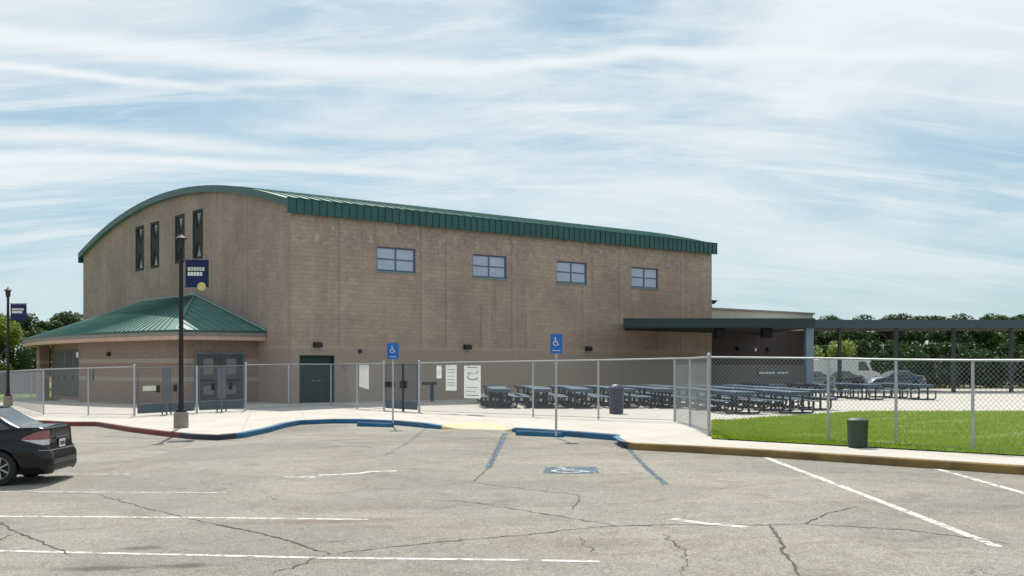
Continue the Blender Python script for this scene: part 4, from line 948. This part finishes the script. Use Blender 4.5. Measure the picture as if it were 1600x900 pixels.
def wstop(label, pl, pr):
    a, b = G(*pl), G(*pr); d = b - a; Lw = d.length; t = MB()
    prof = [(-.08, 0), (-.06, .10), (-.035, .13), (.035, .13), (.06, .10), (.08, 0)]
    rows = [[(-Lw / 2 + (0 if i in (0,) else 0), y, z) for y, z in prof], [(Lw / 2, y, z) for y, z in prof]]
    t.add(rows[0] + rows[1], [(i, i + 1, 7 + i, 6 + i) for i in range(5)] + [(0, 5, 11, 6), tuple(range(5, -1, -1)), tuple(range(6, 12))])
    o = t.build('wheel_stop', M['stop_blue'], loc=(a + b) / 2); o.rotation_euler = (0, 0, math.atan2(d.y, d.x)); tag(o, label, 'wheel stop', 'blue concrete wheel stops'); return o
wstop('blue concrete wheel stop in front of the left parking sign', (560, 666), (613, 667.5))
wstop('blue concrete wheel stop below the right parking sign', (808, 680), (879, 683))

# ------------------------------------------------------------------ outdoor tables
def mk_table(label):
    t = thing('picnic_table', label, 'table', (0, 0, 0), 0, 'slate blue outdoor lunch tables'); 
    mb = MB(); mb.box(-.39, .39, -1.22, 1.22, .715, .765, bev=.012); mb.box(-.34, .34, -1.1, 1.1, .63, .713); mb.build('tabletop', M['table_blue'], t)
    for s_ in (-1, 1): mb = MB(); mb.box(s_ * .62 - .14, s_ * .62 + .14, -1.18, 1.18, .42, .455, bev=.01); mb.build('bench', M['table_blue'], t)
    for y in (-.85, .85):
        mb = MB(); r = .1; pts = [(-.62, y, .42)]
        for k in range(5): a_ = R(180 + 22.5 * k); pts.append((-.62 + r + r * math.cos(a_), y, .035 + r + r * math.sin(a_)))
        for k in range(5): a_ = R(270 + 22.5 * k); pts.append((.62 - r + r * math.cos(a_), y, .035 + r + r * math.sin(a_)))
        pts.append((.62, y, .42)); mb.tube(pts, .033, 7)
        for x in (-.22, .22): mb.tube([(x, y, .05), (x, y, .715)], .045, 7)
        mb.tube([(-.22, y, .40), (.22, y, .40)], .03, 6); mb.build('leg', M['table_leg'], t, smooth='auto')
    return t
ordn = ['first', 'second', 'third', 'fourth', 'fifth', 'sixth', 'seventh']
spots = []
for i, x in enumerate((2.95, 4.6, 6.2, 7.75, 9.3)):
    for j, y in enumerate((42.6, 45.5, 48.4)):
        spots.append((x, y, 'slate blue table left of the fence corner, %s row from left, %s back' % (ordn[i], ordn[j])))
for i, x in enumerate((10.85, 12.75, 14.6)):
    for j, y in enumerate((37.6, 40.7, 43.8, 46.9, 50.0)):
        if i == 2 and j == 0: continue
        spots.append((x, y, 'slate blue table behind the lawn, %s row from the corner post, %s back' % (ordn[i], ordn[j])))
for i, x in enumerate((17.2, 19.6, 22.0, 24.4)):
    for j, y in enumerate((53.2, 56.3)):
        spots.append((x, y, 'distant dark table past the canopy column, %s row to the right, %s back' % (ordn[i], ordn[j])))
t0 = mk_table(spots[0][2]); first = True
for (x, y, lb) in spots:
    loc = (x + random.uniform(-.12, .12), y + random.uniform(-.12, .12), zl(x, y) + KH + .004); rz = R(random.uniform(-5, 5))
    if first: t0.location = loc; t0.rotation_euler = (0, 0, rz); first = False
    else: copy_tree(t0, None, loc, rz, lb)
b = walk(963, 646.5); tb = thing('litter_bin', 'dark navy litter bin standing among the tables behind the fence', 'bin', b)
mb = MB(); mb.lathe([(.20, 0), (.235, .02), (.26, .82), (.275, .84)], 20); mb.build('body', M['bin'], tb, smooth='auto')
mb = MB(); mb.lathe([(.28, .84), (.28, .88), (.20, .98), (.10, 1.02), (.0, 1.02)], 20, cap=False); mb.build('lid', M['bin'], tb, smooth='auto')
b = walk(1340, 699); tb = thing('litter_bin', 'dark green litter bin beside the right end of the lawn fence', 'bin', b)
mb = MB(); mb.lathe([(.17, 0), (.19, .02), (.20, .50), (.21, .52)], 20); mb.build('body', M['bin_green'], tb, smooth='auto')
mb = MB(); mb.lathe([(.215, .52), (.21, .56), (.12, .60), (.0, .60)], 20, cap=False); mb.build('lid', M['bin_green'], tb, smooth='auto')
# small dark water fountain by the gym wall, seen past the mesh gate
b = walk(671, 627); df = thing('drinking_fountain', 'small dark drinking fountain right of the mesh gate near the wall', 'fountain', b)
mb = MB(); mb.tube([(.12, 0, 0), (.12, 0, .8)], .09, 10); mb.build('pedestal', M['table_leg'], df, smooth='auto')
mb = MB(); mb.box(-.35, .35, -.2, .2, .78, .92, bev=.03); mb.build('basin', M['table_leg'], df)

# ------------------------------------------------------------------ cars
def rrect(a, b, w, r, n=10, nl=44):
    """plan outline points (x,y), from rear centre round the near side to the front centre: returns half outline (y>=0)"""
    pts = []
    for i in range(6): pts.append((a, (w - r) * i / 6))
    for i in range(n + 1): t = R(90 * i / n); pts.append((a + r - r * math.cos(t), w - r + r * math.sin(t)))
    for i in range(1, nl): pts.append((a + r + (b - a - 2 * r) * i / nl, w))
    for i in range(n + 1): t = R(90 * i / n); pts.append((b - r + r * math.sin(t), w - r + r * math.cos(t)))
    for i in range(5, -1, -1): pts.append((b, (w - r) * i / 6))
    return pts
def lerp1(x, tab):
    if x <= tab[0][0]: return tab[0][1]
    for (a, va), (b, vb) in zip(tab, tab[1:]):
        if x <= b: t = (x - a) / (b - a); t = t * t * (3 - 2 * t) if False else t; return va + (vb - va) * t
    return tab[-1][1]
def make_car(name, label, loc, rz, paint, Lc=4.5, Wd=.875, Hr=1.44, deck=1.06, hatch=False):
    # local x: 0 = rear bumper, Lc = nose ; y lateral
    t = thing(name, label, 'car', loc, rz); ra, fa, wr, ar = .95, Lc - .90, .315, .365
    topz = [(0, deck - .03), (.12, deck), (.55, deck - .005), (1.2, .98), (2.8, .93), (3.35, .94), (Lc - .5, .80), (Lc - .1, .66), (Lc, .60)]
    lv = [0, .06, .16, .30, .42, .50, .58, .68, .80, .90, .97, 1.0]
    rear = [(0, .06), (.06, .02), (.3, .0), (.42, .02), (.50, .07), (.58, .10), (.8, .11), (.97, .12), (1, .16)]
    frnt = [(0, .10), (.16, .0), (.5, .02), (.8, .12), (1, .35)]
    wid = [(0, .93), (.16, .975), (.42, 1.0), (.6, .99), (.8, .955), (.95, .91), (1, .87)]
    def zb(x, y):
        z = .20 if abs(y) > .6 * Wd else .24
        for c_ in (ra, fa):
            dd = abs(x - c_)
            if dd < ar and abs(y) > .7 * Wd: z = max(z, wr + math.sqrt(ar * ar - dd * dd) * .98)
        return z
    def S(k, v, off=0.0):
        o = rrect(lerp1(v, rear), Lc - lerp1(v, frnt), Wd * lerp1(v, wid), .26)
        k = max(0, min(len(o) - 1, k)); x, y = o[k]
        x0, y0 = o[max(k - 1, 0)]; x1, y1 = o[min(k + 1, len(o) - 1)]; tx, ty = x1 - x0, y1 - y0; l = math.hypot(tx, ty) or 1; nx, ny = -ty / l, tx / l
        zt_ = lerp1(x, topz); zb_ = zb(x, y)
        zlin = .2 + (zt_ - .2) * v; z = max(zlin, zb_ + (v * .001))
        return Vector((x + nx * off, y + ny * off, z))
    NP = len(rrect(0, Lc, Wd, .26)); mb = MB()
    for s_ in (1, -1):
        mb.grid([[(p.x, p.y * s_, p.z) for p in (S(k, v) for k in range(NP))] for v in lv])
        top_ = [S(k, 1.0) for k in range(NP)]
        mb.grid([[(p.x, p.y * s_ * f, p.z + .03 * (1 - f * f)) for p in top_] for f in (1, .85, .6, .3, 0)])
    mb.build('body', paint, t, smooth='auto')
    mb = MB(); mb.box(.3, Lc - .3, -Wd * .78, Wd * .78, .19, .55); mb.build('underbody', M['plastic'], t)
    # cabin
    xr0, xr1, xf1, xf0 = (.55, 1.22, 2.35, 3.25) if not hatch else (.15, .55, 2.3, 3.2)
    def cab(v): return [xr0 + (xr1 - xr0) * v, xf0 + (xf1 - xf0) * v, Wd * (.86 - .23 * v)]
    zb0 = .93
    def C(k, v, off=0):
        a, b_, w = cab(v); o = rrect(a, b_, w, .14); k = max(0, min(len(o) - 1, k)); x, y = o[k]; z = zb0 + (Hr - .05 - zb0) * v + (deck - zb0 - .02) * (1 - v) * max(0, 1 - (x - xr0) / .5)
        x0, y0 = o[max(k - 1, 0)]; x1, y1 = o[min(k + 1, len(o) - 1)]; tx, ty = x1 - x0, y1 - y0; l = math.hypot(tx, ty) or 1
        return Vector((x - ty / l * off, y + tx / l * off, z))
    NC = len(rrect(0, 2, .7, .14)); mb = MB()
    for s_ in (1, -1): mb.grid([[(p.x, p.y * s_, p.z) for p in (C(k, v) for k in range(NC))] for v in (0, .25, .5, .75, 1)])
    mb.build('windows', M['car_glass'], t, smooth='auto')
    mb = MB()
    for s_ in (1, -1):
        rim_ = [C(k, 1.0, .004) for k in range(NC)]; rows = [[(p.x, p.y * s_, p.z - .03) for p in rim_]]
        for f, dz in ((1.0, .0), (.93, .03), (.75, .045), (.4, .055), (0, .058)):
            cxm = (xr1 + xf1) / 2; rows.append([(cxm + (p.x - cxm) * (1 - (1 - f) * .12), p.y * s_ * f, p.z + dz - .01) for p in rim_])
        mb.grid(rows)
    mb.build('roof', paint, t, smooth='auto')
    for s_ in (1, -1):
        for (ka, kb) in ((9, 15), (NC - 17, NC - 12), (33, 35)):
            mb = MB(); rows = []
            for v in (0, .25, .5, .75, 1): rows.append([(p.x, p.y * s_, p.z) for p in (C(k, v, .008) for k in range(ka, kb + 1))])
            mb.grid(rows); mb.build('pillar', paint, t, smooth='auto')
    # lights
    def SF(kf, v, off): k0_ = int(kf); f_ = kf - k0_; return S(k0_, v, off).lerp(S(k0_ + 1, v, off), f_)
    for s_ in (1, -1):
        tl = bpy.data.objects.new('tail_light', None); COL.objects.link(tl); tl.parent = t
        def SF(kf, v, off): k0_ = int(kf); f_ = kf - k0_; return S(k0_, v, off).lerp(S(k0_ + 1, v, off), f_)
        def lens(nm, m_, rws):
            mb = MB(); mb.grid([[(p.x, p.y * s_, p.z) for p in (SF(ka + (kb - ka) * j / 9, v, .012) for j in range(10))] for v, ka, kb in rws]); mb.build(nm, m_, tl, smooth=True)
        lens('red_lens', M['tail_red'], [(.93, 7.5, 11), (.90, 6.6, 14), (.85, 6.2, 16.2), (.79, 6, 17.6), (.745, 6, 17.9)])
        lens('clear_lens', M['tail_clear'], [(.742, 6, 17.9), (.70, 6.1, 16.2), (.66, 6.3, 13.5), (.625, 6.8, 11.0)])
        mb = MB(); mb.grid([[(p.x, p.y * s_, p.z) for p in (S(k, v, .010) for k in range(NP - 15, NP - 6))] for v in (.62, .74, .85)]); mb.build('headlight', M['tail_clear'], t, smooth=True)
        mb = MB(); mb.box(2.95, 3.12, s_ * Wd, s_ * (Wd + .14), .95, 1.07, bev=.03); mb.build('mirror', paint, t)
        # door shut lines
    mb = MB()
    for s_ in (1, -1): mb.grid([[(p.x, p.y * s_, p.z) for p in (S(k, v, .004) for k in range(0, 17))] for v in (.485, .50)]); mb.grid([[(p.x, p.y * s_, p.z) for p in (S(k, v, .010) for k in range(0, 12))] for v in (.10, .20)])
    mb.build('bumper_trim', M['plastic'], t)
    for s_ in (1, -1):
        for kk, ww_, vs_ in ((31, .06, (.3, .5, .7, .9, .99)), (44, .06, (.3, .5, .7, .9, .99)), (5.8, .1, (.5, .6, .7, .8, .9, .99))):
            mb = MB(); mb.grid([[(p.x, p.y * s_, p.z) for p in (SF(kk + e, v, .004) for e in (-ww_, ww_))] for v in vs_]); mb.build('panel_seam', M['plastic'], t)
    mb = MB()
    for s_ in (1, -1):
        mb.grid([[(p.x, p.y * s_, p.z) for p in (S(k, v, .028) for k in range(0, 14))] for v in (.505, .525)])
    mb.build('bumper_lip', M['fascia_grey'], t, smooth=True)
    mb = MB(); mb.box(.068, .085, -.155, .155, .66, .81); pl = mb.build('license_plate', M['white'], t)
    mb = MB()
    for k in range(6): mb.box(.062, .067, -.12 + k * .042, -.12 + k * .042 + .024, .70, .765)
    mb.build('plate_marks', M['print_grey'], pl)
    mb = MB(); mb.box(.06, .10, -.30, .30, .83, .86, bev=.008); mb.build('trunk_trim', M['plastic'], t)
    for wx in (ra, fa):
        for s_ in (1, -1):
            w_ = bpy.data.objects.new('wheel', None); COL.objects.link(w_); w_.parent = t; w_.location = (wx, s_ * (Wd - .11), wr)
            mb = MB(); mb.lathe([(.205, -.10), (.25, -.105), (.295, -.10), (wr, -.07), (wr, .07), (.295, .10), (.25, .105), (.205, .10)], 32, axis='y', cap=False); mb.build('tyre', M['rubber'], w_, smooth='auto')
            mb = MB(); mb.lathe([(.21, -.08), (.21, .09 * 1), (.195, .092), (.185, .05)], 28, axis='y', cap=False) if s_ > 0 else mb.lathe([(.21, .08), (.21, -.09), (.195, -.092), (.185, -.05)], 28, axis='y', cap=False)
            for k in range(7):
                a_ = 2 * math.pi * k / 7; T = Matrix.Rotation(a_, 4, 'Y'); mb.box(.03, .20, s_ * .05, s_ * .085, -.018, .018, T, .004)
            mb.lathe([(.05, s_ * .04), (.05, s_ * .09), (.001, s_ * .095)], 14, axis='y', cap=False); mb.build('rim', M['alloy'], w_, smooth='auto')
            mb = MB(); mb.lathe([(.001, s_ * .02), (.19, s_ * .02)], 20, axis='y', cap=False); mb.build('brake_disc', M['plastic'], w_)
    return t
cy = 20.33; cx_ = -6.86
make_car('parked_car', 'black sedan cut by the left edge, tail light and plate showing', (cx_, cy, zl(-7.9, cy) + .002), R(180), M['paint_black'])
car_shadow = None
for (px, d, lb, colr, rz) in ((1296, 78, 'distant grey car parked behind the canopy column at right', (.16, .2, .26), 200), (1345, 80, 'distant charcoal car parked right of the grey car', (.05, .06, .07), 190), (1440, 79, 'distant dark blue car parked far right under trees', (.03, .06, .12), 185)):
    p = at(px, d, 0); make_car('parked_car', lb, (p.x, p.y, zl(p.x, p.y) + .08), R(rz), mat('car_paint', colr, .3, .05, coat=1))
def van(label, p, rz):
    t = thing('delivery_van', label, 'van', p, rz); mb = MB()
    prof = [(0, .35), (0, 2.2), (.15, 2.38), (3.6, 2.38), (4.0, 2.2), (4.55, 1.35), (5.2, 1.15), (5.3, .8), (5.3, .35)]
    mb.prism([(x, -.95, z) for x, z in prof], (0, 1.9, 0)); mb.build('body', M['white'], t)
    mb = MB()
    for y in (-.955, .953): mb.prism([(3.35, y, 1.35), (3.35, y, 2.05), (3.95, y, 2.05), (4.35, y, 1.35)], (0, .003, 0))
    mb.build('window', M['car_glass'], t)
    for wx in (.95, 4.35):
        for y in (-.85, .85): mb = MB(); mb.lathe([(.1, -.1), (.34, -.1), (.34, .1), (.1, .1)], 20, (wx, y, .34), 'y'); mb.build('wheel', M['rubber'], t, smooth='auto')
p = at(1262, 84, 0); van('distant white van roof showing right of the canopy column', (p.x + .4, p.y, .15), R(10))
p = at(1332, 92, 0); van('distant white van under the trees near the thin canopy post', (p.x, p.y, .15), R(60))

# ------------------------------------------------------------------ trees
def tree_mesh(seed, H, crw, crh, n, leaf, m, trunk_h):
    rnd = random.Random(seed); cl = []
    nb = 15
    for k in range(nb):
        a = rnd.uniform(0, 6.283); rr = crw * math.sqrt(rnd.random()) * .78; z = H - crh / 2 + rnd.uniform(-.46, .40) * crh
        rr *= math.sqrt(max(.12, 1 - ((z - (H - crh / 2)) / (crh * .55)) ** 2)); cl.append((Vector((rr * math.cos(a), rr * math.sin(a), z)), rnd.uniform(.2, .42) * crw))
    lf = MB()
    for i in range(n):
        c_, r_ = rnd.choice(cl); u = Vector((rnd.gauss(0, 1), rnd.gauss(0, 1), rnd.gauss(0, 1))).normalized(); p = c_ + u * r_ * (rnd.random() ** .35) * Vector((1, 1, .8)).length / 1.6
        a = Vector((rnd.gauss(0, 1), rnd.gauss(0, 1), rnd.gauss(0, .7))).normalized(); b = a.cross(Vector((rnd.gauss(0, 1), rnd.gauss(0, 1), rnd.gauss(0, 1)))).normalized(); s_ = leaf * rnd.uniform(.5, 1.2)
        lf.add([p - a * s_, p + b * s_ * .5, p + a * s_, p - b * s_ * .5], [(0, 1, 2, 3)])
    tk = MB(); tk.tube([(0, 0, -.3), (.04 * H * .3, 0, trunk_h * .6), (0, .05, trunk_h), (.05, .02, H - crh * .35)], .035 * H * .7, 9, .012 * H)
    for c_, r_ in cl[:8]: tk.tube([(0, 0, trunk_h * rnd.uniform(.8, 1.1)), c_ * .5 + Vector((0, 0, trunk_h * .5)), c_], .012 * H, 6, .004 * H)
    return lf, tk
TP = {}
def tree(kind, label, px, d, top_py, group, name='tree', bush=False, sc=1.0):
    spec = {'lime': (11, 5.2, 1.9, 3.7, 7000, .11, 'leaf_lime', 1.6), 'dark': (22, 9, 3.6, 7.6, 12000, .17, 'leaf_dark', 1.9), 'dark2': (37, 9, 3.3, 8.0, 12000, .17, 'leaf_mid', 1.7), 'bush': (51, 2.6, 1.6, 2.4, 5000, .10, 'leaf_lime', .4)}[kind]
    p = at(px, d, 0); z = zl(p.x, p.y) + .05; H = zpx(top_py, d) - z
    if kind not in TP:
        lf, tk = tree_mesh(*spec[:6], None, spec[7]); t = thing(name, label, 'tree', (0, 0, 0)); c_ = lf.build('crown', M[spec[6]], t); k_ = tk.build('trunk', M['bark'], t, smooth='auto'); TP[kind] = t
    else: t = copy_tree(TP[kind], None, None, None, label)
    t['group'] = group; s_ = H / spec[1]; t.location = (p.x, p.y, z); t.scale = (s_ * sc, s_ * sc, s_); t.rotation_euler = (0, 0, px * .37)
tree('lime', 'bright yellow green young tree at the left edge below the far banner', -14, 76, 494, 'trees at far left', sc=1.2)
tree('dark', 'dark leafy tree right behind the far lamp post', 20, 80, 489, 'trees at far left')
tree('dark2', 'dark tree between the far banner and the annex roof', 55, 84, 491, 'trees at far left', sc=1.3)
tree('dark', 'low topped dark tree just left of the gymnasium corner', 100, 88, 489, 'trees at far left', sc=1.3)
tree('dark2', 'dark tree half hidden beyond the gymnasium corner', 150, 95, 499, 'trees at far left', sc=1.3)
tree('dark', 'dark tree cut off by the left edge of the view', -40, 84, 488, 'trees at far left', sc=1.2)
for i, (px, d, ty, k, lb) in enumerate([(1285, 118, 493, 'dark2', 'dark tree just right of the low wing above the walkway canopy'), (1318, 122, 494, 'dark', 'dark tree above the thin post of the walkway canopy'), (1352, 120, 497, 'dark2', 'mid green tree right of the thin canopy post'),
                                        (1390, 116, 492, 'dark', 'dark tree over the middle of the walkway canopy'), (1440, 124, 486, 'dark2', 'taller mid green tree above the walkway canopy'), (1485, 118, 493, 'dark', 'dark tree over the third walkway post'),
                                        (1530, 120, 484, 'dark2', 'tallest mid green tree near the right edge'), (1580, 122, 490, 'dark', 'dark tree at the right edge of the view'), (1625, 120, 488, 'dark2', 'mid green tree cut by the right edge')]):
    tree(k, lb, px, d, ty, 'trees at far right', sc=1.35)
tree('bush', 'bright lime shrub under the walkway canopy beside the thin post', 1299, 88, 538, 'trees at far right', 'shrub', sc=1.0)

TP2 = None
for i, (px, d) in enumerate([(1278, 99), (1310, 101), (1338, 98), (1368, 102), (1402, 99), (1436, 101), (1470, 98), (1506, 101), (1542, 99), (1580, 101), (1618, 99)]):
    p = at(px, d, 0)
    if TP2 is None:
        lf, tk = tree_mesh(77, 3.2, 2.6, 3.0, 5000, .16, None, .3); t = thing('shrub', '', 'shrub'); lf.build('foliage', M['leaf_dark'], t); tk.build('trunk', M['bark'], t); TP2 = t
    else: t = copy_tree(TP2)
    t['label'] = '%s green shrub from the left in the row behind the distant parked cars' % ['first', 'second', 'third', 'fourth', 'fifth', 'sixth', 'seventh', 'eighth', 'ninth', 'tenth', 'eleventh'][i]; t['group'] = 'shrubs in a row beyond the parked cars'
    t.location = (p.x, p.y, .1); t.rotation_euler = (0, 0, i * 1.3); t.scale = (1.1, 1.1, random.uniform(.95, 1.35))
